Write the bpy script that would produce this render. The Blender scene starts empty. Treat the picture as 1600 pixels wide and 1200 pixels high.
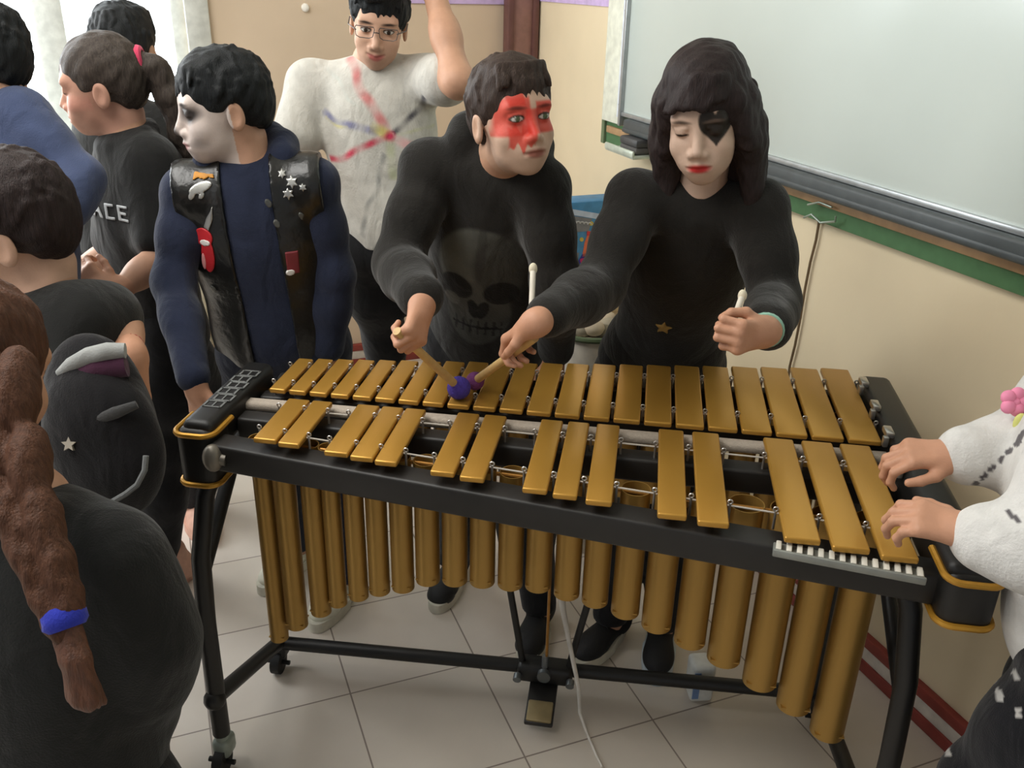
import bpy, bmesh, math, random
import numpy as np
from mathutils import Vector, Matrix
random.seed(7); rng = np.random.RandomState(5)
SC = bpy.context.scene
COL = SC.collection
PI = math.pi

# ------------------------------------------------------------------ camera
F_PX = 1405.17
CAM_POS = np.array([0.72793, -1.34493, 1.62920])
PITCH, YAW, ROLL = (0.425045, -0.144500, 0.024149)
def cam_axes():
    cp, sp = math.cos(PITCH), math.sin(PITCH); c, s = math.cos(YAW), math.sin(YAW)
    fw = np.array([s*cp, c*cp, -sp]); r = np.array([c, -s, 0.]); u = np.cross(r, fw)
    cr, sr = math.cos(ROLL), math.sin(ROLL)
    return cr*r+sr*u, -sr*r+cr*u, fw
RT, UP, FW = cam_axes()
def at(x, y, d):
    """place seen at photo pixel x, y, at d metres into the room"""
    return CAM_POS + d*(FW + RT*(x-800)/F_PX + UP*(600-y)/F_PX)
cd = bpy.data.cameras.new('camera'); cam = bpy.data.objects.new('camera', cd); COL.objects.link(cam)
cd.sensor_width = 36; cd.lens = 36*F_PX/1600; cd.clip_start = .02
M = Matrix.Identity(4)
for i in range(3):
    M[i][0] = RT[i]; M[i][1] = UP[i]; M[i][2] = -FW[i]; M[i][3] = CAM_POS[i]
cam.matrix_world = M; SC.camera = cam

# ------------------------------------------------------------------ materials
def lin(r, g=None, b=None):
    if g is None: r, g, b = r
    f = lambda v: (v/255/12.92) if v <= 10 else ((v/255+.055)/1.055)**2.4
    return (f(r), f(g), f(b))
MATS = {}
def mat(name, rgb=(128,128,128), rough=.6, metal=0., var=.12, vscale=30., bump=.0, bscale=80., attr=False, sheen=0., stretch=None, spec=.5, coat=0., folds=0.):
    if name in MATS: return MATS[name]
    m = bpy.data.materials.new(name); m.use_nodes = True; MATS[name] = m
    nt = m.node_tree; N = nt.nodes; L = nt.links; b = N['Principled BSDF']
    b.inputs['Roughness'].default_value = rough; b.inputs['Metallic'].default_value = metal
    b.inputs['Specular IOR Level'].default_value = spec
    if sheen: b.inputs['Sheen Weight'].default_value = sheen
    if coat: b.inputs['Coat Weight'].default_value = coat
    tc = N.new('ShaderNodeTexCoord'); mp = N.new('ShaderNodeMapping')
    if stretch: mp.inputs['Scale'].default_value = stretch
    L.new(tc.outputs['Object'], mp.inputs['Vector'])
    nz = N.new('ShaderNodeTexNoise'); nz.inputs['Scale'].default_value = vscale; nz.inputs['Detail'].default_value = 3
    L.new(mp.outputs['Vector'], nz.inputs['Vector'])
    mr = N.new('ShaderNodeMapRange'); mr.inputs['From Min'].default_value = .3; mr.inputs['From Max'].default_value = .7
    mr.inputs['To Min'].default_value = 1-var; mr.inputs['To Max'].default_value = 1+var
    L.new(nz.outputs['Fac'], mr.inputs['Value'])
    mx = N.new('ShaderNodeVectorMath'); mx.operation = 'SCALE'
    if attr:
        a = N.new('ShaderNodeAttribute'); a.attribute_name = 'Col'; L.new(a.outputs['Color'], mx.inputs[0])
    else:
        c = lin(rgb); mx.inputs[0].default_value = c
    L.new(mr.outputs['Result'], mx.inputs['Scale']); L.new(mx.outputs['Vector'], b.inputs['Base Color'])
    if bump:
        bn = N.new('ShaderNodeTexNoise'); bn.inputs['Scale'].default_value = bscale; bn.inputs['Detail'].default_value = 3
        L.new(mp.outputs['Vector'], bn.inputs['Vector'])
        bp = N.new('ShaderNodeBump'); bp.inputs['Strength'].default_value = bump; bp.inputs['Distance'].default_value = .004
        L.new(bn.outputs['Fac'], bp.inputs['Height']); L.new(bp.outputs['Normal'], b.inputs['Normal'])
        if folds:
            fm = N.new('ShaderNodeMapping'); fm.inputs['Scale'].default_value = (1,1,.55); fm.inputs['Rotation'].default_value = (.5,.4,0); L.new(tc.outputs['Object'], fm.inputs['Vector'])
            fn = N.new('ShaderNodeTexNoise'); fn.inputs['Scale'].default_value = 17; fn.inputs['Detail'].default_value = 2.5; fn.inputs['Distortion'].default_value = .8; L.new(fm.outputs['Vector'], fn.inputs['Vector'])
            fb_ = N.new('ShaderNodeBump'); fb_.inputs['Strength'].default_value = folds; fb_.inputs['Distance'].default_value = .03
            L.new(fn.outputs['Fac'], fb_.inputs['Height']); L.new(fb_.outputs['Normal'], bp.inputs['Normal'])
    return m
def emit_mat(name, rgb, strength):
    m = bpy.data.materials.new(name); m.use_nodes = True; nt = m.node_tree
    b = nt.nodes['Principled BSDF']; b.inputs['Base Color'].default_value = (.8,.8,.8,1)
    b.inputs['Emission Color'].default_value = (*lin(rgb), 1); b.inputs['Emission Strength'].default_value = strength
    MATS[name] = m; return m

# ------------------------------------------------------------------ objects
def empty(name, label, cat, loc=(0,0,0), group=None):
    o = bpy.data.objects.new(name, None); COL.objects.link(o); o.location = Vector(loc)
    o.empty_display_size = .05
    o['label'] = label; o['category'] = cat
    if group: o['group'] = group
    return o
def tag(o, label, cat, group=None):
    o['label'] = label; o['category'] = cat
    if group: o['group'] = group
    return o
def wpos(p):
    v = Vector((0,0,0))
    while p is not None: v = v+Vector(p.location); p = p.parent
    return v
def link(name, me, m, parent=None, label=None):
    o = bpy.data.objects.new(name, me); COL.objects.link(o)
    if m is not None: me.materials.append(m)
    if parent is not None:
        o.parent = parent; me.transform(Matrix.Translation(-wpos(parent)))
    else:
        # move the origin to the base centre of the shape
        n = len(me.vertices); a = np.empty(n*3); me.vertices.foreach_get('co', a); a = a.reshape(-1,3)
        c = Vector(((a[:,0].min()+a[:,0].max())/2, (a[:,1].min()+a[:,1].max())/2, a[:,2].min()))
        me.transform(Matrix.Translation(-c)); o.location = c
    if label: o['label'] = label
    return o
def arr_mesh(name, V, Fq, col=None, smooth=True):
    me = bpy.data.meshes.new(name); n = len(V); k = Fq.shape[1]; nf = len(Fq)
    me.vertices.add(n); me.vertices.foreach_set('co', np.ascontiguousarray(V, dtype=np.float32).ravel())
    me.loops.add(nf*k); me.loops.foreach_set('vertex_index', Fq.astype(np.int32).ravel())
    me.polygons.add(nf); me.polygons.foreach_set('loop_start', np.arange(0, nf*k, k, dtype=np.int32))
    me.update(calc_edges=True); me.validate()
    if smooth: me.polygons.foreach_set('use_smooth', np.ones(len(me.polygons), dtype=bool))
    if col is not None:
        a = me.attributes.new('Col', 'FLOAT_COLOR', 'POINT')
        c4 = np.ones((n,4), dtype=np.float32); c4[:,:3] = col; a.data.foreach_set('color', c4.ravel())
    return me
def nrm(v): v = np.asarray(v, float); return v/np.linalg.norm(v)
class MB:
    """collects shapes into one mesh"""
    def __init__(s): s.bm = bmesh.new()
    def box(s, c, size, ax=None, bev=0., seg=2):
        r = bmesh.ops.create_cube(s.bm, size=1.); vs = r['verts']
        m = Matrix.Identity(4)
        A = [nrm(a) for a in ax] if ax is not None else [np.eye(3)[i] for i in range(3)]
        for i in range(3):
            for j in range(3): m[j][i] = A[i][j]*size[i]
            m[i][3] = c[i]
        bmesh.ops.transform(s.bm, matrix=m, verts=vs)
        if bev:
            es = list({e for v in vs for e in v.link_edges})
            bmesh.ops.bevel(s.bm, geom=es, offset=bev, segments=seg, affect='EDGES', profile=.5)
        return s
    def tube(s, pts, rad, n=12, cap=True, flat=None):
        P = [np.asarray(p, float) for p in pts]
        R = rad if hasattr(rad, '__len__') else [rad]*len(P)
        rings = []; ref = None
        for i, p in enumerate(P):
            t = nrm(P[min(i+1, len(P)-1)]-P[max(i-1, 0)])
            if ref is None:
                ref = np.array([0,0,1.]) if abs(t[2]) < .9 else np.array([1.,0,0])
            a = ref-t*np.dot(ref, t); a = nrm(a); b = np.cross(t, a); ref = a
            fl = flat if flat else 1.
            rings.append([s.bm.verts.new(p+R[i]*(math.cos(2*PI*k/n)*a+fl*math.sin(2*PI*k/n)*b)) for k in range(n)])
        for i in range(len(P)-1):
            for k in range(n):
                s.bm.faces.new([rings[i][k], rings[i][(k+1)%n], rings[i+1][(k+1)%n], rings[i+1][k]])
        if cap:
            s.bm.faces.new(list(reversed(rings[0]))); s.bm.faces.new(rings[-1])
        return s
    def pipe(s, a, b, r, wall=.002, n=24):
        """open tube with wall thickness"""
        a = np.asarray(a, float); b = np.asarray(b, float); t = nrm(b-a)
        u = nrm(np.cross(t, [1.,0,0] if abs(t[0]) < .9 else [0,1.,0])); v = np.cross(t, u)
        def ring(c, r): return [s.bm.verts.new(c+r*(math.cos(2*PI*k/n)*u+math.sin(2*PI*k/n)*v)) for k in range(n)]
        o0, o1, i1, i0 = ring(a, r), ring(b, r), ring(b, r-wall), ring(a, r-wall)
        for A, B in ((o0,o1),(o1,i1),(i1,i0),(i0,o0)):
            for k in range(n): s.bm.faces.new([A[k], A[(k+1)%n], B[(k+1)%n], B[k]])
        return s
    def prism(s, poly, o, U, V, W, depth):
        """polygon in the U,V plane at o, thickened along W"""
        o, U, V, W = [np.asarray(q, float) for q in (o, U, V, W)]
        a = [s.bm.verts.new(o+U*p[0]+V*p[1]) for p in poly]; b = [s.bm.verts.new(o+U*p[0]+V*p[1]+W*depth) for p in poly]
        n = len(poly)
        s.bm.faces.new(list(reversed(a))); s.bm.faces.new(b)
        for k in range(n): s.bm.faces.new([a[k], a[(k+1)%n], b[(k+1)%n], b[k]])
        return s
    def ball(s, c, r, seg=20, ring=14, sc=(1,1,1)):
        q = bmesh.ops.create_uvsphere(s.bm, u_segments=seg, v_segments=ring, radius=1.)
        bmesh.ops.transform(s.bm, matrix=Matrix.Translation(Vector(c)) @ Matrix.Diagonal((r*sc[0], r*sc[1], r*sc[2], 1)), verts=q['verts'])
        return s
    def torus(s, c, R, r, U, V, n=28, k=10, arc=(0, 2*PI)):
        U, V = nrm(U), nrm(V); full = abs(arc[1]-arc[0]-2*PI) < 1e-6
        pts = [np.asarray(c)+R*(math.cos(t)*U+math.sin(t)*V) for t in np.linspace(arc[0], arc[1], n+1)]
        W = np.cross(U, V); rings = []
        for t in np.linspace(arc[0], arc[1], n+1)[:-1 if full else None]:
            e = math.cos(t)*U+math.sin(t)*V
            rings.append([s.bm.verts.new(np.asarray(c)+R*e+r*(math.cos(q)*e+math.sin(q)*W)) for q in np.linspace(0, 2*PI, k+1)[:-1]])
        m = len(rings)
        for i in range(m if full else m-1):
            for j in range(k): s.bm.faces.new([rings[i][j], rings[i][(j+1)%k], rings[(i+1)%m][(j+1)%k], rings[(i+1)%m][j]])
        return s
    def build(s, name, m, parent=None, label=None, smooth=True):
        bmesh.ops.recalc_face_normals(s.bm, faces=s.bm.faces)
        me = bpy.data.meshes.new(name); s.bm.to_mesh(me); s.bm.free()
        if smooth:
            for p in me.polygons: p.use_smooth = True
            try: me.set_sharp_from_angle(angle=math.radians(40))
            except Exception: pass
        return link(name, me, m, parent, label)

# ------------------------------------------------------------------ smooth solid modelling on a grid
def smin(a, b, k):
    if k <= 0: return np.minimum(a, b)
    h = np.maximum(k-np.abs(a-b), 0)/k
    return np.minimum(a, b)-h*h*k*.25
def snoise(X, Y, Z, f, seed, n=5):
    r = np.random.RandomState(seed); o = 0
    for i in range(n):
        d = r.normal(size=3); d /= np.linalg.norm(d); w = f*(.6+1.2*r.rand())
        o = o+np.sin(w*(d[0]*X+d[1]*Y+d[2]*Z)+6.28*r.rand())
    return o/n
class Solid:
    def __init__(s, lo, hi, h):
        s.lo = np.asarray(lo, float); s.h = h; s.n = np.maximum(np.ceil((np.asarray(hi)-s.lo)/h).astype(int)+1, 4)
        s.ax = [(s.lo[i]+h*np.arange(s.n[i])).astype(np.float32) for i in range(3)]
        s.D = np.full(s.n, 1., np.float32)
    def sl(s, lo, hi):
        i0 = np.clip(np.floor((np.asarray(lo)-s.lo)/s.h).astype(int), 0, s.n); i1 = np.clip(np.ceil((np.asarray(hi)-s.lo)/s.h).astype(int)+1, 0, s.n)
        if (i1 <= i0).any(): return None, None, None, None
        q = tuple(slice(a, b) for a, b in zip(i0, i1))
        return q, s.ax[0][q[0]][:,None,None], s.ax[1][q[1]][None,:,None], s.ax[2][q[2]][None,None,:]
    def put(s, q, d, k, op):
        if op == 'add': s.D[q] = smin(s.D[q], d, k)
        else: s.D[q] = -smin(-s.D[q], d, k)
    def prim(s, p, inf=0., kk=None):
        t = p[0]; op = p[-1] if p[-1] in ('add','sub') else 'add'
        if t == 'cap':
            _, a, b, ra, rb, k = p[:6]; a = np.asarray(a, float); b = np.asarray(b, float); ra += inf; rb += inf
            k = k if kk is None else kk; m = max(ra, rb)+k+3*s.h
            q, X, Y, Z = s.sl(np.minimum(a, b)-m, np.maximum(a, b)+m)
            if q is None: return
            ba = b-a; L2 = max(ba@ba, 1e-12)
            tt = np.clip(((X-a[0])*ba[0]+(Y-a[1])*ba[1]+(Z-a[2])*ba[2])/L2, 0, 1)
            d = np.sqrt((X-a[0]-tt*ba[0])**2+(Y-a[1]-tt*ba[1])**2+(Z-a[2]-tt*ba[2])**2)-(ra+(rb-ra)*tt)
        else:
            _, c, r, A, k = p[:5]; c = np.asarray(c, float); r = np.asarray(r, float)+inf; k = k if kk is None else kk
            m = max(r)+k+3*s.h
            q, X, Y, Z = s.sl(c-m, c+m)
            if q is None: return
            x, y, z = X-c[0], Y-c[1], Z-c[2]
            u = [(A[i][0]*x+A[i][1]*y+A[i][2]*z) for i in range(3)]
            k0 = np.sqrt(sum((u[i]/r[i])**2 for i in range(3))); k1 = np.sqrt(sum((u[i]/r[i]**2)**2 for i in range(3)))
            d = k0*(k0-1)/np.maximum(k1, 1e-6)
        s.put(q, d.astype(np.float32), k, op)
    def grid(s): return s.ax[0][:,None,None], s.ax[1][None,:,None], s.ax[2][None,None,:]
    def cut(s, o, n, k=.004):
        """keep the side behind the plane"""
        X, Y, Z = s.grid(); d = (X-o[0])*n[0]+(Y-o[1])*n[1]+(Z-o[2])*n[2]
        s.D = (-smin(-s.D, -d, k)).astype(np.float32)
    def disp(s, amp, f, seed, st=(1,1,1)):
        X, Y, Z = s.grid(); s.D = s.D+(amp*snoise(X*st[0], Y*st[1], Z*st[2], f, seed)).astype(np.float32)
    def mesh(s):
        D = s.D; 
        D[0], D[-1] = 1, 1; D[:,0], D[:,-1] = 1, 1; D[:,:,0], D[:,:,-1] = 1, 1
        S = D < 0; c = np.zeros(np.array(D.shape)-1, np.uint8)
        offs = [(i,j,k) for i in (0,1) for j in (0,1) for k in (0,1)]
        n = D.shape
        for o in offs: c += S[o[0]:n[0]-1+o[0], o[1]:n[1]-1+o[1], o[2]:n[2]-1+o[2]]
        I = np.argwhere((c > 0) & (c < 8))
        if len(I) == 0: return np.zeros((0,3)), np.zeros((0,4), int)
        C = np.stack([D[I[:,0]+o[0], I[:,1]+o[1], I[:,2]+o[2]] for o in offs], 1)
        P = np.zeros((len(I),3)); W = np.zeros(len(I))
        for a in range(8):
            for b in range(a+1, 8):
                df = np.array(offs[b])-np.array(offs[a])
                if np.abs(df).sum() != 1: continue
                da, db = C[:,a], C[:,b]; m = (da < 0) != (db < 0)
                t = np.where(m, da/np.where(m, da-db, 1), 0)
                P += np.where(m[:,None], np.array(offs[a])+t[:,None]*df, 0); W += m
        V = s.lo+s.h*(I+P/W[:,None])
        idx = np.full(c.shape, -1, np.int32); idx[I[:,0], I[:,1], I[:,2]] = np.arange(len(I))
        Q = []
        for ax in range(3):
            a0 = [slice(None)]*3; a1 = [slice(None)]*3; a0[ax] = slice(0, -1); a1[ax] = slice(1, None)
            E = np.argwhere(S[tuple(a0)] != S[tuple(a1)])
            u, v = [(1,2),(2,0),(0,1)][ax]
            g = []
            for du, dv in ((-1,-1),(0,-1),(0,0),(-1,0)):
                e = E.copy(); e[:,u] += du; e[:,v] += dv; g.append(idx[e[:,0], e[:,1], e[:,2]])
            q = np.stack(g, 1); neg = S[E[:,0], E[:,1], E[:,2]]
            q[~neg] = q[~neg][:,::-1]; Q.append(q)
        return V, np.concatenate(Q)
def bounds(prims, inf=0.):
    lo, hi = [], []
    for p in prims:
        if p[-1] == 'sub': continue
        if p[0] == 'cap':
            m = max(p[3], p[4])+inf; lo.append(np.minimum(p[1], p[2])-m); hi.append(np.maximum(p[1], p[2])+m)
        else:
            m = max(p[2])+inf; lo.append(np.asarray(p[1])-m); hi.append(np.asarray(p[1])+m)
    return np.min(lo, 0), np.max(hi, 0)
def solid(prims, h, inf=0., pad=.02, kk=None):
    lo, hi = bounds(prims, inf); s = Solid(lo-pad, hi+pad, h)
    for p in prims: s.prim(p, inf, kk)
    return s
# ------------------------------------------------------------------ people
FH = nrm(np.array([FW[0], FW[1], 0])); RH = nrm(np.array([RT[0], RT[1], 0])); ZZ = np.array([0,0,1.])
def frame(c, yaw, nod, roll, s):
    """head frame: yaw 0 faces the near side of the room, nod > 0 looks down"""
    a, b, g = map(math.radians, (yaw, nod, roll))
    f = -math.cos(a)*FH+math.sin(a)*RH; l = math.cos(a)*RH+math.sin(a)*FH; u = ZZ
    f, u = math.cos(b)*f-math.sin(b)*u, math.cos(b)*u+math.sin(b)*f
    u, l = math.cos(g)*u+math.sin(g)*l, math.cos(g)*l-math.sin(g)*u
    return dict(c=np.asarray(c), A=[l, f, u], s=s)
def G(H, x, y, z): return H['c']+H['s']*(x*H['A'][0]+y*H['A'][1]+z*H['A'][2])
def E_(H, c, r, k=.02, op='add'): return ('ell', G(H,*c), np.array(r)*H['s'], H['A'], k*H['s'], op)
def C_(H, a, b, ra, rb=None, k=.02, op='add'): return ('cap', G(H,*a), G(H,*b), ra*H['s'], (ra if rb is None else rb)*H['s'], k*H['s'], op)
def head_prims(H, smile=0.):
    L = [E_(H,(0,-.008,.032),(.074,.094,.084)), E_(H,(0,.03,-.03),(.060,.058,.07),.03), E_(H,(0,.038,-.068),(.047,.046,.040),.03),
         E_(H,(0,.066,-.094),(.020,.018,.016),.025), C_(H,(-.04,.072,.021),(.04,.072,.021),.011,k=.02)]
    for q in (-1,1):
        L += [E_(H,(q*.036,.06,-.036),(.022,.02,.022),.02), E_(H,(q*.031,.098,-.002),(.019,.016,.013),.016,'sub'),
              E_(H,(q*.031,.072,0),(.0145,.0145,.0125),.004), C_(H,(q*.022,.084,.0075),(q*.042,.078,.006),.0028,k=.005),
              E_(H,(q*.0745,-.012,-.018),(.008,.019,.031),.006), E_(H,(q*.083,-.009,-.016),(.006,.010,.018),.006,'sub')]
    L += [C_(H,(0,.083,.004),(0,.103,-.034),.007,.0105,.014), E_(H,(-.012,.094,-.040),(.0085,.0095,.0075),.006), E_(H,(.012,.094,-.040),(.0085,.0095,.0075),.006),
          E_(H,(0,.074,-.064),(.034,.022,.024),.02),
          C_(H,(-.017,.0905,-.0635+smile),(0,.0965,-.062),.0042,k=.006), C_(H,(.017,.0905,-.0635+smile),(0,.0965,-.062),.0042,k=.006),
          C_(H,(-.014,.0895,-.0725+smile*.6),(.014,.0895,-.0725+smile*.6),.0055,k=.006),
          C_(H,(-.024,.0935,-.068+smile*1.4),(0,.103,-.0675),.0022,k=.004,op='sub'), C_(H,(.024,.0935,-.068+smile*1.4),(0,.103,-.0675),.0022,k=.004,op='sub')]
    return L
SKIN = lin(196,150,122)
def face_colour(skin, lip, brow, smile=0., eyes='open', paint=None, iris=(52,40,30)):
    def f(p):
        x, y, z = p[:,0], p[:,1], p[:,2]; n = len(p); c = np.tile(np.array(skin), (n,1)).astype(float)
        def mix(m, col): 
            m = np.clip(m,0,1)[:,None]; c[:] = c*(1-m)+np.array(col)*m
        front = y > .045
        if paint is not None: paint(x, y, z, mix)
        zl = z+.068-smile*(x/.02)**2*.8
        mix((1.35-((x/.025)**2+(zl/.0105)**2)*1.1)*(y > .078)*1.0, lip)
        for q in (-1,1):
            xx = x-q*.031
            zb = z-(.021-.12*np.abs(xx-q*.004)**1.0*.6)
            mix((1.3-((xx/.021)**2+(zb/.0042)**2))*front*.85, brow)
            if eyes == 'open':
                mix((1.25-((xx/.0150)**2+((z-.001)/.0072)**2))*front*3, lin(60,45,38))
                mix((1.1-((xx/.0125)**2+(z/.0048)**2))*front*4, lin(205,200,192))
                mix((1.1-((xx/.0056)**2+(z/.0056)**2))*front*(np.abs(z) < .0052)*4, lin(*iris))
            else:
                mix((1.2-((xx/.0145)**2+((z+.005+.012*0)/.0030)**2))*front*1.5, lin(48,36,30))
        return c
    return f
def hand_prims(Wp, Yd, Zd, side, s, curl=(20,25,15), thumb='rest', k=.004):
    Y = nrm(Yd); Z = nrm(np.asarray(Zd)-Y*np.dot(Zd, Y)); X = np.cross(Y, Z) if side == 'L' else np.cross(Z, Y)
    g = lambda x, y, z: Wp+s*(x*X+y*Y+z*Z)
    L = [('cap', g(x*.6,.0,0), g(x,.080,0), .0155*s, .0125*s, .014*s) for x in (-.027,-.009,.009,.026)]
    L += [('cap', g(0,-.022,0), g(0,.02,0), .026*s, .024*s, .02*s)]
    for i, (x, ln) in enumerate(zip((.029,.010,-.009,-.027), (.95,1.03,.97,.78))):
        c = curl[i] if hasattr(curl[0], '__len__') else curl
        p = np.array([x, .086-(.006 if i in (0,3) else 0)-(.006 if i == 3 else 0), 0]); a = 0.; fan = (x/.029)*.10
        for j, (sl, r) in enumerate(zip((.043,.027,.021), (.0092,.0084,.0074))):
            a += math.radians(c[j]); d = np.array([fan*math.cos(a), math.cos(a), -math.sin(a)])
            q = p+d*sl*ln
            L.append(('cap', g(*p), g(*q), r*s, (r-.0007)*s, (.008 if j == 0 else k)*s)); p = q
    if thumb == 'rest': T = [(.022,.012,-.006),(.044,.040,-.016),(.054,.068,-.022),(.056,.090,-.026)]
    elif thumb == 'grip': T = [(.022,.012,-.006),(.042,.040,-.024),(.040,.070,-.040),(.028,.088,-.048)]
    else: T = [(.022,.010,-.006),(.040,.036,-.022),(.046,.066,-.030),(.044,.090,-.034)]
    for j in range(3):
        L.append(('cap', g(*T[j]), g(*T[j+1]), (.0135,.0112,.0098)[j]*s, (.0112,.0098,.0082)[j]*s, (.014,.006,.004)[j]*s))
    return L
def torso_prims(J, sw, dp, s):
    P, N, SL, SR = J['P'], J['N'], J['SL'], J['SR']
    u = nrm(N-P); l = SL-SR; l = nrm(l-u*(l@u)); f = np.cross(l, u); J['u'], J['l'], J['f'] = u, l, f
    A = [l, f, u]; h = np.linalg.norm(N-P); k = .06*s
    L = [('ell', P+.64*(N-P)-f*.005, (sw*.92, dp, h*.36), A, k), ('ell', P+.36*(N-P), (sw*.80, dp*.93, h*.34), A, k), ('ell', P+.05*(N-P), (sw*.84, dp, h*.27), A, k)]
    for S in (SL, SR): L.append(('cap', N-.045*s*u, S, .040*s, .040*s, k*.7))
    return L
def limb(a, b, ra, rb, k=.02): return ('cap', np.asarray(a), np.asarray(b), ra, rb, k)
def bent(a, e, b, ra, re, rb, k=.03):
    m1 = a*.55+e*.45; m2 = e*.62+b*.38
    return [limb(a, e, ra, re, k), limb(e, b, re, rb, k), limb(m1, m1+(e-a)*.05, ra*1.02, ra*1.0, k), limb(m2, m2+(b-e)*.05, re*.98, re*.95, k)]
FABRIC = {}
def fabric(name, rgb, bump=.35, attr=False, bs=420., rough=.92, sheen=.15, spec=.2):
    return mat(name, rgb, rough, 0, .10, 25., bump, bs, attr=attr, sheen=sheen, spec=spec, folds=.30)
skin_m = mat('skin', (200,155,128), .52, 0, .05, 40., .12, 300., attr=True, spec=.35)
def paint_mesh(name, S, colfn): 
    V, Q = S.mesh(); return arr_mesh(name, V, Q, colfn(V) if colfn else None)
def join_arr(parts):
    Vs, Qs, Cs, o = [], [], [], 0
    for V, Q, C in parts: Vs.append(V); Qs.append(Q+o); Cs.append(C); o += len(V)
    return np.concatenate(Vs), np.concatenate(Qs), np.concatenate(Cs)

def shoe(root, A, d, s, upper, sole, name='shoe', label=None, toe=None, laces=None):
    """A: ankle point, d: toe direction"""
    d = nrm([d[0], d[1], 0]); w = np.array([-d[1], d[0], 0]); o = np.array([A[0], A[1], 0.])
    g = lambda x, y, z: o+s*(x*d+y*w+z*ZZ)
    A3 = [d, w, ZZ]
    pr = [('ell', g(-.045,0,.04), np.array((.045,.034,.045))*s, A3, .03*s), ('ell', g(.035,0,.04), np.array((.085,.036,.036))*s, A3, .03*s), ('ell', g(.10,.0,.036), np.array((.058,.041,.028))*s, A3, .03*s),
          ('cap', g(-.035,0,.06), g(-.03,0,.105), .037*s, .038*s, .03*s)]
    S = solid(pr, .004); S.cut(g(0,0,.02), -ZZ, .002)
    sh = link(name, paint_mesh(name, S, None), upper, root, label)
    out = []
    for t in np.linspace(0, 2*PI, 40)[:-1]:
        x = .047+.123*math.cos(t); y = .046*math.sin(t)*(1 if math.cos(t) > -.1 else .88)*(abs(math.sin(t))**-.15 if abs(math.sin(t)) > .05 else 1)
        out.append((x*s, y*s))
    b = MB(); b.prism(out, o+ZZ*.001, d, w, ZZ, .030*s); b.build('sole', sole, sh)
    if toe is not None:
        T = solid([('ell', g(.112,0,.032), np.array((.048,.042,.028))*s, A3, .01)], .003); T.cut(g(0,0,.022), -ZZ, .002)
        link('toe_cap', paint_mesh('toe_cap', T, None), toe, sh)
    if laces is not None:
        b = MB()
        for i in range(4):
            x = .015+i*.017; z = .088-i*.008; q = 1 if i % 2 else -1
            b.tube([g(x,-.022*q,z-.012), g(x+.004,0,z+.0), g(x+.012,.022*q,z-.014)], .0028*s, 6)
        b.build('laces', laces, sh)
    return sh
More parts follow.
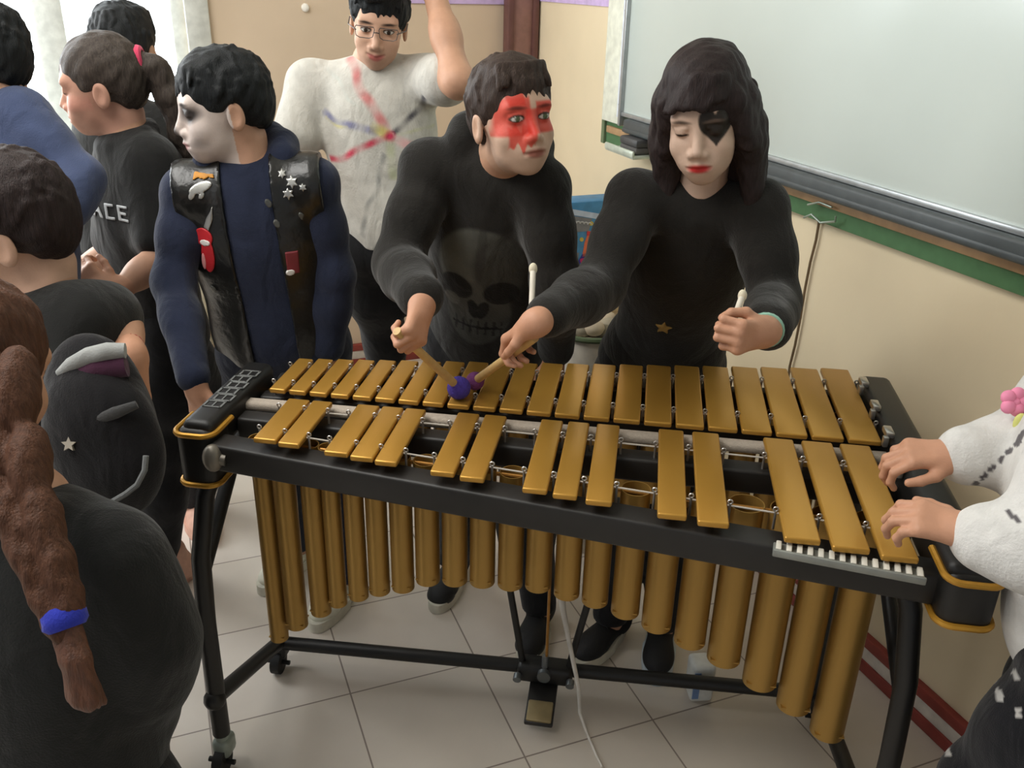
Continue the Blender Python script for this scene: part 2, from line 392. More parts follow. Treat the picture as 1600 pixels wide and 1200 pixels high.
def person(label, J, H, s, name='person', sw=None, dp=.105, top=None, pants=None, hair=None, face=None, hands=None, feet=None, bare=False, smile=0., group=None, h_body=.007, skin=None, arm_r=1.0, legs=True):
    """top: dict(mat,inf,h,col,hem,sleeve,neck,disp); hands: dict L/R -> (Y,Z,curl,thumb)"""
    J = {k: (np.asarray(v, float) if not isinstance(v, dict) else v) for k, v in J.items()}
    sw = sw or .165*s; skin = SKIN if skin is None else skin; dp = dp*s
    base = np.array([(J['AL'][0]+J['AR'][0])/2, (J['AL'][1]+J['AR'][1])/2, 0.])
    root = empty(name, label, 'person', base, group)
    tor = torso_prims(J, sw, dp, s); u, l, f = J['u'], J['l'], J['f']
    arms = {q: bent(J['S'+q], J['E'+q], J['W'+q], .038*s*arm_r, .033*s*arm_r, .0235*s*arm_r) for q in 'LR'}
    leg = {}
    for q, sg in (('L',1),('R',-1)):
        hip = J['P']+l*sg*.078*s-u*.03*s; leg[q] = bent(hip, J['K'+q], J['A'+q], .075*s, .052*s, .036*s, .04)
    nb = G(H, 0,-.03,-.075); neck = [limb(J['N']-u*.02, nb, .050*s, .047*s, .03)]
    # body: one skin mesh
    pr = tor+neck+arms['L']+arms['R']+leg['L']+leg['R']
    for q in 'LR': pr += [limb(J['A'+q], J['A'+q]+np.array([0,0,-.03]), .034*s, .034*s)]
    S = solid(pr, h_body); V, Q = S.mesh(); parts = [(V, Q, np.tile(np.array(skin), (len(V),1)))]
    if bare:
        lo = np.minimum(np.minimum(J['EL'], J['WL']), np.minimum(J['ER'], J['WR'])); 
    hp = head_prims(H, smile); c0 = H['c']; R = .16*H['s']
    S = Solid(c0-R*1.05, c0+R*1.05, .0022)
    for p in hp: S.prim(p)
    S.prim(limb(J['N'], nb, .050*s, .047*s, .03))
    V, Q = S.mesh(); loc = np.stack([(V-c0)@a/H['s'] for a in H['A']], 1)
    fc = face or face_colour(skin, lin(170,95,85), lin(60,45,35), smile)
    parts.append((V, Q, fc(loc)))
    for q in 'LR':
        hd = (hands or {}).get(q)
        if hd is None: hd = (J['W'+q]-J['E'+q], f, (25,30,20), 'rest')
        elif hd == 'none': continue
        hpz = hand_prims(J['W'+q]+nrm(hd[0])*.012, hd[0], hd[1], q, .84*s, hd[2], hd[3])
        hpz.append(limb(J['E'+q]*.25+J['W'+q]*.75, J['W'+q], .027*s*arm_r, .0235*s*arm_r, .02))
        S = solid(hpz, .0022); V, Q = S.mesh()
        cc = np.tile(np.array(skin)*np.array((1.0,.94,.92)), (len(V),1)); parts.append((V, Q, cc))
    V, Q, C = join_arr(parts)
    link('body', arr_mesh('body', V, Q, C), skin_m, root)
    # clothes
    if top:
        inf = top.get('inf', .016); tp = list(tor)
        sl = top.get('sleeve', 1.0)
        for q in 'LR':
            Sx, Ex, Wx = J['S'+q], J['E'+q], J['W'+q]
            if sl >= 1: tp += bent(Sx, Ex, Wx-(Wx-Ex)*top.get('cuff',.08), .037*s*arm_r, .033*s*arm_r, .0265*s*arm_r)
            else:
                e = Sx+(Ex-Sx)*sl; tp.append(limb(Sx, e, .042*s*arm_r, .046*s*arm_r, .035))
        if top.get('hood'):
            nk = J['N']
            for t in np.linspace(-1.75, 1.75, 7):
                a = nk+l*.082*s*math.sin(t)-f*.07*s*math.cos(t)-f*.005+u*(.012+.022*math.cos(t))*s
                t2 = t+3.5/6; b_ = nk+l*.082*s*math.sin(t2)-f*.07*s*math.cos(t2)-f*.005+u*(.012+.022*math.cos(t2))*s
                if t < 1.7: tp.append(limb(a, b_, .020*s, .020*s, .015))
        elif top.get('collar', True):
            for t in np.linspace(0, 2*PI, 13)[:-1]:
                e = lambda t: J['N']+l*.060*s*math.sin(t)+f*(.056*s*math.cos(t)-.004)+u*(-.012-.020*math.cos(t))*s
                tp.append(limb(e(t), e(t+PI/6), .004*s, .004*s, .012))
        S = solid(tp, top.get('h', .005), inf, .03)
        S.disp(top.get('disp', .004), top.get('df', 38.), top.get('seed', 3), (1,1,.6))
        hem = J['P']+u*top.get('hem', -.12)*s; S.cut(hem, -u, .01)
        if sl < 1:
            pass
        nm = top.get('name', 'sweater')
        o = link(nm, paint_mesh(nm, S, top.get('col')), top['mat'], root, top.get('label'))
        J['topobj'] = o; J['topprims'] = tp; J['topinf'] = inf
    if pants:
        pp = [tor[2]]+leg['L']+leg['R']; S = solid(pp, .006, pants.get('inf', .014), .03); S.disp(.004, 35., 9, (1,1,.7))
        S.cut(J['P']+u*.10*s, u, .01)
        for q in 'LR': pass
        zc = min(J['AL'][2], J['AR'][2])-.015; S.cut(np.array([0,0,zc]), -ZZ, .004)
        link('trousers', paint_mesh('trousers', S, pants.get('col')), pants['mat'], root, pants.get('label'))
    if hair:
        hp, cuts, hm, dsp, hh = hair(H, J)
        S = solid(hp, hh, 0., .02)
        for o, n in cuts: S.cut(o, n, .01)
        S.disp(dsp, 260./H['s'], 4, (1.,1.,.35)); S.disp(dsp*.8, 90., 8, (1,1,.5))
        link('hair', paint_mesh('hair', S, None), hm, root)
    for q in 'LR':
        if feet and q in feet:
            ft = feet[q]; shoe(root, J['A'+q], ft['d'], s*ft.get('s', 1.), ft['upper'], ft['sole'], label=ft.get('label'), toe=ft.get('toe'), laces=ft.get('laces'))
    return root, J
def hairmat(name, rgb): return mat(name, rgb, .55, 0, .30, 220., .5, 500., stretch=(1,1,.18), spec=.18)
def short_hair(m, front=.055, spike=0., dsp=.0022, size=1.0, nape=-.06):
    def f(H, J):
        pr = [E_(H,(0,-.014,.036),(.083*size,.100*size,.088*size),.02), E_(H,(0,-.065,-.01),(.066,.042,.06),.03),
              E_(H,(0,.018,.090),(.056,.040,.020),.03)]
        rr = np.random.RandomState(3)
        if spike:
            for i in range(9):
                x = -.05+.0125*i; pr.append(C_(H,(x*.9,.058,.088),(x+.004*math.sin(i*5.),.080+.012*rr.rand(),.104+spike*rr.rand()),.011,.0045,.010))
        pr += [E_(H,(0,.118,front-.100),(.078,.080,.094),.008,'sub')]
        for q in (-1,1): pr.append(E_(H,(q*.085,-.010,-.034),(.024,.024,.042),.008,'sub'))
        pr.append(E_(H,(0,.05,-.10),(.09,.085,.07),.008,'sub'))
        for i in range(150):
            v = rr.normal(size=3); v /= np.linalg.norm(v)
            if v[2] < -.05 or (v[2] < .3 and v[1] > .45): continue
            c_ = np.array([0,-.014,.036]); b_ = c_+v*np.array([.0815,.0985,.087])*size
            tg = np.array([v[0]*.4, .25+v[1]*.8, -.9])+rr.normal(size=3)*.25; tg -= v*(tg@v); tg /= np.linalg.norm(tg)+1e-6
            ln = .022+.018*rr.rand(); e_ = b_+tg*ln; w_ = (e_-c_)/np.array([.083,.100,.088]); e_ = c_+w_/np.linalg.norm(w_)*np.array([.083,.100,.088])*size
            pr.append(C_(H, tuple(b_), tuple(e_), .0062, .0028, .006))
        for i in range(34):
            x = -.058+.116*i/33+rr.normal()*.002; y0 = .080-.42*x*x/.058*.6; z0 = front+.012
            pr.append(C_(H, (x*.92,y0-.016,z0+.026), (x+rr.normal()*.006,y0+.001,z0-.006-.014*rr.rand()), .0055, .0022, .005))
        return pr, [(G(H,0,-.07,nape), -H['A'][2]*.95+H['A'][1]*.3)], m, dsp, .003
    return f
def patch(root, name, J, shape, o, U, V, col, m, inf=.0035, h=.0022, size=.06, label=None):
    """emblem sewn on the garment: shape(u,v) > 0 inside"""
    W = np.cross(U, V); c = np.asarray(o)
    R = size*1.5
    S = Solid(c-R, c+R, h)
    for p in J['topprims']: S.prim(p, J['topinf']+inf)
    return S, c, nrm(U), nrm(V)
# ------------------------------------------------------------------ room
A30 = math.radians(30)
WD = np.array([-math.sin(A30), math.cos(A30), 0]); WN = np.array([math.cos(A30), math.sin(A30), 0])   # along / into the board wall
BASE = np.array([1.435, .555, 0.]); KC = np.array([.197, 2.698, 0.]); 
def onwall(x, y, off=0.):
    r = at(x, y, 1.)-CAM_POS; return CAM_POS+r*(((BASE-CAM_POS)@WN-off)/(r@WN))
def onback(x, y, off=0.):
    r = at(x, y, 1.)-CAM_POS; return CAM_POS+r*(((KC-CAM_POS)@WD-off)/(r@WD))
def struct(o): o['kind'] = 'structure'; return o
def tile_mat():
    m = bpy.data.materials.new('floor_tiles'); m.use_nodes = True; nt = m.node_tree; N, L = nt.nodes, nt.links; b = N['Principled BSDF']
    tc = N.new('ShaderNodeTexCoord'); mp = N.new('ShaderNodeMapping'); mp.inputs['Rotation'].default_value = (0,0,-A30); mp.inputs['Location'].default_value = (.016,.10,0)
    L.new(tc.outputs['Object'], mp.inputs['Vector'])
    br = N.new('ShaderNodeTexBrick'); br.offset = 0.; br.inputs['Scale'].default_value = 1.; br.inputs['Brick Width'].default_value = .333; br.inputs['Row Height'].default_value = .333
    br.inputs['Mortar Size'].default_value = .0022; br.inputs['Mortar Smooth'].default_value = .2
    br.inputs['Color1'].default_value = (*lin(210,200,187),1); br.inputs['Color2'].default_value = (*lin(216,206,195),1); br.inputs['Mortar'].default_value = (*lin(140,128,118),1)
    L.new(mp.outputs['Vector'], br.inputs['Vector'])
    nz = N.new('ShaderNodeTexNoise'); nz.inputs['Scale'].default_value = 5; nz.inputs['Detail'].default_value = 5; L.new(tc.outputs['Object'], nz.inputs['Vector'])
    mr = N.new('ShaderNodeMapRange'); mr.inputs['To Min'].default_value = .85; mr.inputs['To Max'].default_value = 1.1; L.new(nz.outputs['Fac'], mr.inputs['Value'])
    mx = N.new('ShaderNodeVectorMath'); mx.operation = 'SCALE'; L.new(br.outputs['Color'], mx.inputs[0]); L.new(mr.outputs['Result'], mx.inputs['Scale']); L.new(mx.outputs['Vector'], b.inputs['Base Color'])
    b.inputs['Roughness'].default_value = .33
    return m
RH_ = 2.9
cen = KC-WD*2.6-WN*1.6
b = MB(); b.box(cen+ZZ*-.05, (7.2, 7.2, .1), [WN, WD, ZZ]); fl = b.build('floor', tile_mat(), smooth=False); struct(fl)
b = MB(); b.box(cen+ZZ*(RH_+.05), (7.2, 7.2, .1), [WN, WD, ZZ]); struct(b.build('ceiling', mat('ceiling_white', (235,232,225), .9), smooth=False))
wall_r = mat('wall_cream', (232,215,182), .8, 0, .05, 3., .08, 60.)
wall_b = mat('wall_tan', (216,194,168), .8, 0, .05, 3., .08, 60.)
b = MB(); b.box(KC-WD*3.0+WN*.06+ZZ*RH_/2, (.12, 6.2, RH_), [WN, WD, ZZ]); struct(b.build('wall_right', wall_r, smooth=False))
# back wall with the window opening
wl, wr = onback(-330, 60), onback(296, 60); s_of = lambda P: (P-KC)@WN
sR = s_of(wr); sL = sR-2.35; zs, zt = 1.02, 2.45
b = MB()
def wallbox(s0, s1, z0, z1): b.box(KC+WN*(s0+s1)/2+WD*.09+ZZ*(z0+z1)/2, (s1-s0, .18, z1-z0), [WN, WD, ZZ])
wallbox(sR, .12, 0, RH_); wallbox(-5.2, sL, 0, RH_); wallbox(sL, sR, 0, zs); wallbox(sL, sR, zt, RH_)
struct(b.build('wall_back', wall_b, smooth=False))
win = empty('window_1', 'white framed bright window', 'window', KC+WN*(sL+sR)/2+WD*.05+ZZ*zs); 
del win['label']; del win['category']; struct(win)
wf = mat('window_frame_white', (222,226,220), .45)
glow = emit_mat('daylight_pane', (240,250,255), 5.2)
b = MB(); fw_ = .055
for s in (sL, sR): b.box(KC+WN*(s+(fw_/2 if s == sL else -fw_/2))+WD*.06+ZZ*(zs+zt)/2, (fw_, .07, zt-zs), [WN, WD, ZZ], .006)
for z in (zs+fw_/2, zt-fw_/2): b.box(KC+WN*(sL+sR)/2+WD*.06+ZZ*z, (sR-sL, .07, fw_), [WN, WD, ZZ], .006)
s1 = s_of(onback(80, 60)); 
for sm in (s1, s1-.78): b.box(KC+WN*sm+WD*.055+ZZ*(zs+zt)/2, (.10, .08, zt-zs), [WN, WD, ZZ], .008)
struct(b.build('window_frame', wf, win))
b = MB(); b.box(KC+WN*(sL+sR)/2+WD*.085+ZZ*(zs+zt)/2, (sR-sL-.03, .008, zt-zs-.03), [WN, WD, ZZ]); struct(b.build('pane', glow, win))
b = MB(); b.box(KC+WN*(sL+sR)/2-WD*.03+ZZ*(zs-.018), (sR-sL+.08, .19, .036), [WN, WD, ZZ], .01); struct(b.build('window_sill', wf, win))
b = MB(); b.box(KC+WN*(sR+.035)-WD*.012+ZZ*(zs+zt)/2, (.085, .03, zt-zs+.12), [WN, WD, ZZ], .006); struct(b.build('trim_2', mat('casing', (205,206,198), .5)))
# corner pilaster (reddish-brown)
rb = mat('reddish_brown_paint', (146,108,98), .5); rd = mat('dark_reddish_paint', (104,68,62), .5)
tr = empty('trim_1', 'x', 'x', KC); del tr['label']; del tr['category']; struct(tr)
b = MB(); b.box(KC-WN*.075-WD*.03+ZZ*RH_/2, (.10, .055, RH_), [WN, WD, ZZ], .008); struct(b.build('post', rb, tr))
b = MB()
for q in (-.055,.055): b.box(KC-WN*(.075+q)-WD*.04+ZZ*RH_/2, (.028, .065, RH_), [WN, WD, ZZ], .008)
struct(b.build('edge_strip', rd, tr))
# striped baseboards
bw = mat('baseboard_white', (214,206,196), .5); br_ = mat('baseboard_red', (140,58,50), .5)
bb = empty('baseboard_right', 'x', 'x', BASE); del bb['label']; del bb['category']; struct(bb)
for nm, z0, z1, t, m in (('red_band', 0, .035, .022, br_), ('white_band', .035, .075, .018, bw), ('red_band', .075, .105, .022, br_)):
    b = MB(); b.box(KC-WD*3.0-WN*t/2+ZZ*(z0+z1)/2, (t, 6.0, z1-z0), [WN, WD, ZZ], .003); struct(b.build(nm, m, bb))
bb = empty('baseboard_back', 'x', 'x', KC); del bb['label']; del bb['category']; struct(bb)
for nm, z0, z1, t, m in (('red_band', 0, .035, .022, br_), ('white_band', .035, .075, .018, bw), ('red_band', .075, .105, .022, br_)):
    b = MB(); b.box(KC-WN*2.6-WD*t/2+ZZ*(z0+z1)/2, (4.9, t, z1-z0), [WN, WD, ZZ], .003); struct(b.build(nm, m, bb))
# radiator below the window
rad = empty('radiator', 'pale cream radiator below the bright window', 'radiator', KC+WN*(s1+.05)-WD*.09)
rm = mat('radiator_enamel', (226,218,196), .4)
for i in range(16):
    b = MB(); b.box(KC+WN*(s1-.45+.075*i)-WD*.09+ZZ*.5, (.062, .09, .62), [WN, WD, ZZ], .02, 3); b.build('radiator_column', rm, rad)
b = MB(); b.tube([KC+WN*(s1-.50)-WD*.09+ZZ*.23, KC+WN*(s1+.72)-WD*.09+ZZ*.23], .018, 10); b.tube([KC+WN*(s1+.70)-WD*.09+ZZ*.23, KC+WN*(s1+.70)-WD*.09+ZZ*.0], .012, 10); b.tube([KC+WN*(s1-.45)-WD*.09, KC+WN*(s1-.45)-WD*.09+ZZ*.23], .012, 10); b.build('radiator_pipe', rm, rad)

# ------------------------------------------------------------------ whiteboard on the green chalkboard frame
Pbl = onwall(950, 240); ks = lambda P: (P-BASE)@WD
kl = ks(Pbl)
def onw(k, z, off): return BASE+WD*k+ZZ*z-WN*off
grn = mat('green_board', (84,124,84), .6, 0, .1); wbm = mat('whiteboard_enamel', (208,217,211), .22, 0, .02, 3.); gry = mat('tray_grey', (74,80,82), .45); alu = mat('aluminium', (176,180,182), .35, .6)
woodm = mat('oak_strip', (176,142,104), .6); 
k0 = -2.2
z1_ = onwall(1595,416,.088)[2]; z2_ = onwall(1595,374,.088)[2]; zled = onwall(1595,421,.044)[2]; zgrn = onwall(1595,463,.025)[2]
gb = empty('chalkboard', 'green chalkboard frame showing around and below the whiteboard', 'board', onw((kl+k0)/2, 1.05, .015))
b = MB(); b.box(onw((kl+k0)/2, (2.63+zgrn)/2, .0135), (kl-k0, .023, 2.63-zgrn), [WD, WN, ZZ], .004); b.build('board_panel', grn, gb)
b = MB(); b.box(onw(kl-.012, (2.64+zgrn)/2, .019), (.024, .033, 2.64-zgrn), [WD, WN, ZZ], .004); b.box(onw((kl+k0)/2, 2.63, .019), (kl-k0, .033, .024), [WD, WN, ZZ], .004); b.build('board_edge', mat('green_frame', (112,128,96), .5), gb)
b = MB(); b.box(onw((kl+k0)/2-.02, zled, .031), (kl-k0-.05, .013, .024), [WD, WN, ZZ], .003); b.build('ledge', woodm, gb)
wb = empty('whiteboard', 'large white whiteboard with a dark grey pen tray along its lower edge', 'whiteboard', onw((kl+k0)/2, 1.2, .05))
kw = ks(onwall(1012, 30))
b = MB(); b.box(onw((kw+k0)/2, (2.61+z2_)/2, .055), (kw-k0, .022, 2.61-z2_), [WD, WN, ZZ], .003); b.build('writing_surface', wbm, wb)
b = MB(); b.box(onw(kw+.006, 1.90, .062), (.016, .036, 1.45), [WD, WN, ZZ], .004); b.box(onw((kw+k0)/2, z2_+.008, .060), (kw-k0, .03, .014), [WD, WN, ZZ], .003); b.build('frame', alu, wb)
b = MB(); b.box(onw((kw+k0)/2-.02, (z1_+z2_)/2, .0685), (kw-k0-.05, .042, z2_-z1_), [WD, WN, ZZ], .01, 3); b.box(onw((kw+k0)/2-.02, z1_+.012, .086), (kw-k0-.05, .012, .016), [WD, WN, ZZ], .005); b.build('pen_tray', gry, wb)
# white strip beside the board (with a paper list) and the corner tray
ss = empty('paper_strip', 'tall white strip with faint handwritten paper list left of whiteboard', 'sign', onw((kl+kw)/2-.01, 1.15, .03))
b = MB(); b.box(onw((kl-.026+kw+.016)/2, 1.88, .0385), (kl-.028-kw-.016, .022, 1.42), [WD, WN, ZZ], .003); b.build('strip', mat('cream_strip', (236,238,222), .5), ss)
b = MB(); b.box(onw(kw+.052, 1.47, .0495), (.05, .002, .55), [WD, WN, ZZ]); pl_ = b.build('paper_list', mat('paper_bluish', (218,224,232), .8), ss)
b = MB()
for i in range(22):
    z = 1.72-.023*i; w = .014+.016*random.random(); b.box(onw(kw+.052+random.uniform(-.004,.004), z, .0510), (w, .001, .0045), [WD, WN, ZZ])
b.build('handwriting', mat('faint_ink', (150,156,176), .8), pl_)
Pt = onwall(986, 238, .082); kt, zt3 = ks(Pt), Pt[2]
ct = empty('corner_tray', 'small pale metal tray at the lower left corner of board', 'tray', onw(kt, zt3-.01, .082))
b = MB(); b.box(onw(kt, zt3, .084), (.20, .09, .012), [WD, WN, ZZ], .005); b.box(onw(kt, zt3+.010, .127), (.20, .010, .022), [WD, WN, ZZ], .004); b.build('tray_body', mat('pale_tray', (196,204,190), .4, .2), ct)
er = empty('board_eraser', 'dark grey board eraser lying on the corner tray', 'eraser', onw(kt-.03, zt3+.008, .088))
b = MB(); b.box(onw(kt-.035, zt3+.0185, .090), (.115, .05, .022), [WD, WN, ZZ], .006); b.build('felt', mat('eraser_felt', (92,90,88), .9), er)
b = MB(); b.box(onw(kt-.035, zt3+.042, .090), (.12, .054, .026), [WD, WN, ZZ], .008); b.build('back', mat('eraser_back', (70,70,72), .5), er)
# cable with clip hanging from the board
cb = empty('wall_cable', 'thin brown cable hanging from a wire clip below the whiteboard', 'cable', onwall(1235, 570))
ctop = onwall(1280, 352, .012); 
pts = [onwall(x, y, .010) for x, y in ((1280,345),(1275,375),(1266,410),(1258,450),(1250,500),(1242,540),(1234,572),(1225,640),(1218,720))]
b = MB(); b.tube(pts, .0035, 8); b.build('cord', mat('cable_brown', (112,92,66), .6), cb)
b = MB(); b.tube([onwall(x, y, .045) for x, y in ((1256,340),(1268,335),(1282,348),(1305,346),(1306,338))], .0028, 8); b.tube([onwall(x, y, .05) for x, y in ((1262,320),(1280,316),(1300,324))], .0025, 8)
b.tube([onwall(1282,348,.045), onwall(1280,345,.010)], .0028, 8); b.build('clip', mat('clip_metal', (160,172,160), .3, .5), cb)
# lilac paper strip along the walls
gz = onwall(900, 4)[2]
pg = empty('paper_border', 'lilac paper border strip running along walls at the top', 'decoration', KC+ZZ*gz)
lil = mat('lilac_paper', (206,182,226), .8)
kk_ = ks(KC)
b = MB(); b.box(onw((kl+kk_)/2, gz+.07, .004), (kk_-kl-.02, .004, .15), [WD, WN, ZZ]); b.build('strip', lil, pg)
zb = onback(660, 4)[2]; s9 = s_of(onback(640, 4))
b = MB(); b.box(KC+WN*(s9-.135)/2-WD*.004+ZZ*(zb+.072), (-.135-s9, .004, .15), [WN, WD, ZZ]); b.build('strip', lil, pg)
# small fixing on the back wall
P = onback(477, 12, .006)
tag(MB().ball(P, .016, 16, 10, (1,.6,1)).build('wall_hook', mat('hook_white', (232,226,214), .4)), 'small white hook fixed on the tan back wall', 'hook')

# ------------------------------------------------------------------ vibraphone
HB = .86
nn = lambda x: .2162+.0027*x
nf = lambda x: .3771+.1589*x
an = lambda x: .0222-.1603*x
af = lambda x: .1808+.0157*x
XS = [0.0, 0.0417, 0.0847, 0.1289, 0.1743, 0.2209, 0.2687, 0.3178, 0.3681, 0.4196, 0.4723, 0.5262, 0.5814, 0.6377, 0.6953, 0.7541, 0.8142, 0.8754, 0.9379, 1.0016, 1.0665, 1.1326, 1.2]
AX = [0.0597, 0.1042, 0.1096, 0.15, 0.201, 0.2456, 0.2512, 0.2936, 0.2978, 0.3379, 0.401, 0.4434, 0.454, 0.4965, 0.5635, 0.6053, 0.6153, 0.6556, 0.6699, 0.7129, 0.7858, 0.8322, 0.8484, 0.8974, 0.9786, 1.0326, 1.0477, 1.1026, 1.1163, 1.17]
vib = empty('vibraphone', 'gold vibraphone with black wheeled frame in the middle of the room', 'vibraphone', (.58, .2, 0))
gold = mat('gold_bar', (192,144,62), .36, .50, .05, 8., .05, 400., stretch=(1,.05,1))
tubem = mat('gold_tube', (166,130,66), .42, .58, .07, 6., .06, 300., stretch=(1,1,.1))
blk = mat('black_frame', (26,25,24), .45, 0, .1); blkw = mat('black_rail', (34,32,30), .5, 0, .1); felt = mat('damper_felt', (176,164,150), .95, 0, .08, 200., .4, 500.)
chrome = mat('post_chrome', (196,192,186), .28, .85); goldtrim = mat('gold_trim', (198,146,52), .4, .5); rub = mat('black_rubber', (22,22,22), .7); stl = mat('steel_grey', (120,124,126), .35, .6)
def bar(x0, x1, y0, y1):
    b = MB(); b.box(((x0+x1)/2, (y0+y1)/2, HB-.0055), (x1-x0, y1-y0, .011), None, .0035, 3)
    return b.build('tone_bar', gold, vib)
GAP = .0078
for i in range(22):
    xc = (XS[i]+XS[i+1])/2; bar(XS[i]+GAP/2, XS[i+1]-GAP/2, nn(xc), nf(xc))
ACC = [(AX[2*i], AX[2*i+1]) for i in range(15)]
for x0, x1 in ACC: bar(x0, x1, an((x0+x1)/2), af((x0+x1)/2))
def post(x, y):
    b = MB(); b.tube([(x, y, HB-.036), (x, y, HB-.002)], .0024, 8); b.torus((x, y, HB+.0012), .0036, .0015, (1,0,0), (0,0,1), 14, 6)
    b.build('bar_post', chrome, vib)
lerp = lambda a, c, t: a+(c-a)*t
for i in range(23):
    x = XS[i]
    for t in (.22,.78): post(x, lerp(nn(x), nf(x), t))
gx = []
for i, (x0, x1) in enumerate(ACC):
    if i == 0 or x0-ACC[i-1][1] > .03: gx.append(x0-.005)
    nx = ACC[i+1][0] if i < 14 else x1+.05
    gx.append((x1+nx)/2 if nx-x1 < .03 else x1+.005)
for x in gx:
    for t in (.22,.78): post(x, lerp(an(x), af(x), t))
XL, XR = -.03, 1.215
for fy0, fy1, t, nm, xs_ in ((nn,nf,.22,'bar_cord',XS), (nn,nf,.78,'bar_cord',XS), (an,af,.22,'bar_cord',gx), (an,af,.78,'bar_cord',gx)):
    b = MB(); b.tube([(x, lerp(fy0(x), fy1(x), t), HB-.0055) for x in xs_], .0017, 6); b.build(nm, mat('cord_white', (190,182,170), .8), vib)
def rail(fy, w, z0, z1, nm, m, xa=XL, xb=XR, bev=.006):
    a = np.array([xa, fy(xa), 0]); c = np.array([xb, fy(xb), 0]); d = nrm(c-a); n = np.array([-d[1], d[0], 0])
    b = MB(); b.box((a+c)/2+ZZ*(z0+z1)/2, (np.linalg.norm(c-a), w, z1-z0), [d, n, ZZ], bev, 3); return b.build(nm, m, vib)
rail(lambda x: lerp(an(x), af(x), .10), .052, HB-.082, HB-.028, 'front_rail', blkw)
rail(lambda x: lerp(an(x), af(x), .80), .042, HB-.075, HB-.028, 'inner_rail', blkw)
rail(lambda x: lerp(nn(x), nf(x), .24), .036, HB-.075, HB-.030, 'inner_rail', blkw)
rail(lambda x: lerp(nn(x), nf(x), .80), .040, HB-.075, HB-.028, 'rear_rail', blkw)
rail(lambda x: (af(x)+nn(x))/2-.004, .030, HB-.036, HB-.018, 'damper_bar', felt, XL-.01, XR+.01, .007)
# resonators: front row
BOT = [.354,.397,.442,.471,.497,.519,.537,.564,.574,.581,.585,.591,.584,.578,.565,.546,.523,.496,.457,.415,.367]
TX = [.042,.086,.142,.181,.226,.271,.320,.371,.425,.479,.533,.586,.641,.694,.751,.810,.873,.937,1.006,1.072,1.139]
ty = lambda x: (an(x)+af(x))/2-.03
for i in range(21):
    x = TX[i]; pit = ((TX[min(i+1,20)]-TX[max(i-1,0)])/(2 if 0 < i < 20 else 1)); r = pit*.5-.0030
    b = MB(); b.pipe((x, ty(x), BOT[i]), (x, ty(x), HB-.032), r, .0018, 28)
    b.box((x, ty(x), BOT[i]+.012), (r*1.7, r*1.7, .002)); b.build('resonator_tube', tubem, vib)
ty2 = lambda x: (nn(x)+nf(x))/2-.005
for i in range(22):
    x = (XS[i]+XS[i+1])/2; r = (XS[i+1]-XS[i])*.5-.004
    zb = HB-.04-(.10+.20*(x/1.2)**1.4)
    b = MB(); b.pipe((x, ty2(x), zb), (x, ty2(x), HB-.036), r, .0018, 20); b.box((x, ty2(x), zb+.01), (r*1.6, r*1.6, .002)); b.build('resonator_tube', tubem, vib)
for f in (ty, ty2):
    b = MB(); b.tube([(XL, f(XL), HB-.040), (XR, f(XR), HB-.040)], .004, 8); b.build('fan_shaft', mat('brass_rod', (168,120,58), .35, .7), vib)
# end blocks with gold trim
def end_block(x0, x1, y0, y1, zt, zb, zf, left):
    """rounded black end piece, front lower part with two gold lines"""
    xc = (x0+x1)/2; w = x1-x0
    b = MB(); b.box((xc, (y0+y1)/2, (zt+zf)/2), (w, y1-y0, zt-zf), None, .016, 4); o = b.build('end_block', blk, vib)
    b = MB(); out = -1 if left else 1
    yf = y0+.075
    b.box((xc+out*.004, (y0-.012+yf)/2, (zt-.012+zb)/2), (w+.012, yf-y0+.012, zt-.012-zb), None, .022, 5); b.build('end_cap', blk, o)
    for z in (zt-.022, zb+.014):
        g = MB(); hw = (w+.012)/2+.0015; X0 = xc+out*.004
        yA = y0-.0135; R_ = .024; pts = [(X0-hw, yf, z), (X0-hw, yA+R_, z)]+[(X0-hw+R_-R_*math.cos(t), yA+R_-R_*math.sin(t), z) for t in np.linspace(0, PI/2, 6)[1:]]
        pts += [(X0+hw-R_+R_*math.sin(t), yA+R_-R_*math.cos(t), z) for t in np.linspace(0, PI/2, 6)]+[(X0+hw, yf, z)]
        g.tube(pts, .0055, 8); g.build('gold_trim', goldtrim, o)
    return o
eL = end_block(-.095, -.032, .035, .335, HB+.006, HB-.135, HB-.07, True)
eR = end_block(1.205, 1.272, -.185, .515, HB+.012, HB-.10, HB-.07, False)
# patterned sticker on the left block
b = MB()
for i in range(6):
    y = .115+.030*i
    for (cx, cy, sx, sy) in ((-.0635,y-.0125,.036,.004),(-.0635,y+.0125,.036,.004),(-.081,y,.004,.027),(-.0635,y,.003,.022),(-.046,y,.004,.027)):
        b.box((cx+.006*(i%2), cy, HB+.0068), (sx, sy, .0012))
b.build('sticker', mat('sticker_grey', (112,114,112), .6), eL)
for i in range(4):
    b = MB(); y = .46-.115*i; b.box((1.206, y, HB+.016), (.016, .034, .012), None, .003); b.box((1.198, y-.02, HB+.006), (.01, .012, .02), None, .002); b.build('clip', chrome, eR)
b = MB(); b.ball((-.024, .012, HB-.052), .024, 18, 12, (.8,.8,1.15)); b.tube([(-.024,.012,HB-.052),(.0,.015,HB-.055)], .012, 12); b.build('clamp_knob', mat('pewter', (128,122,112), .4, .5), vib)
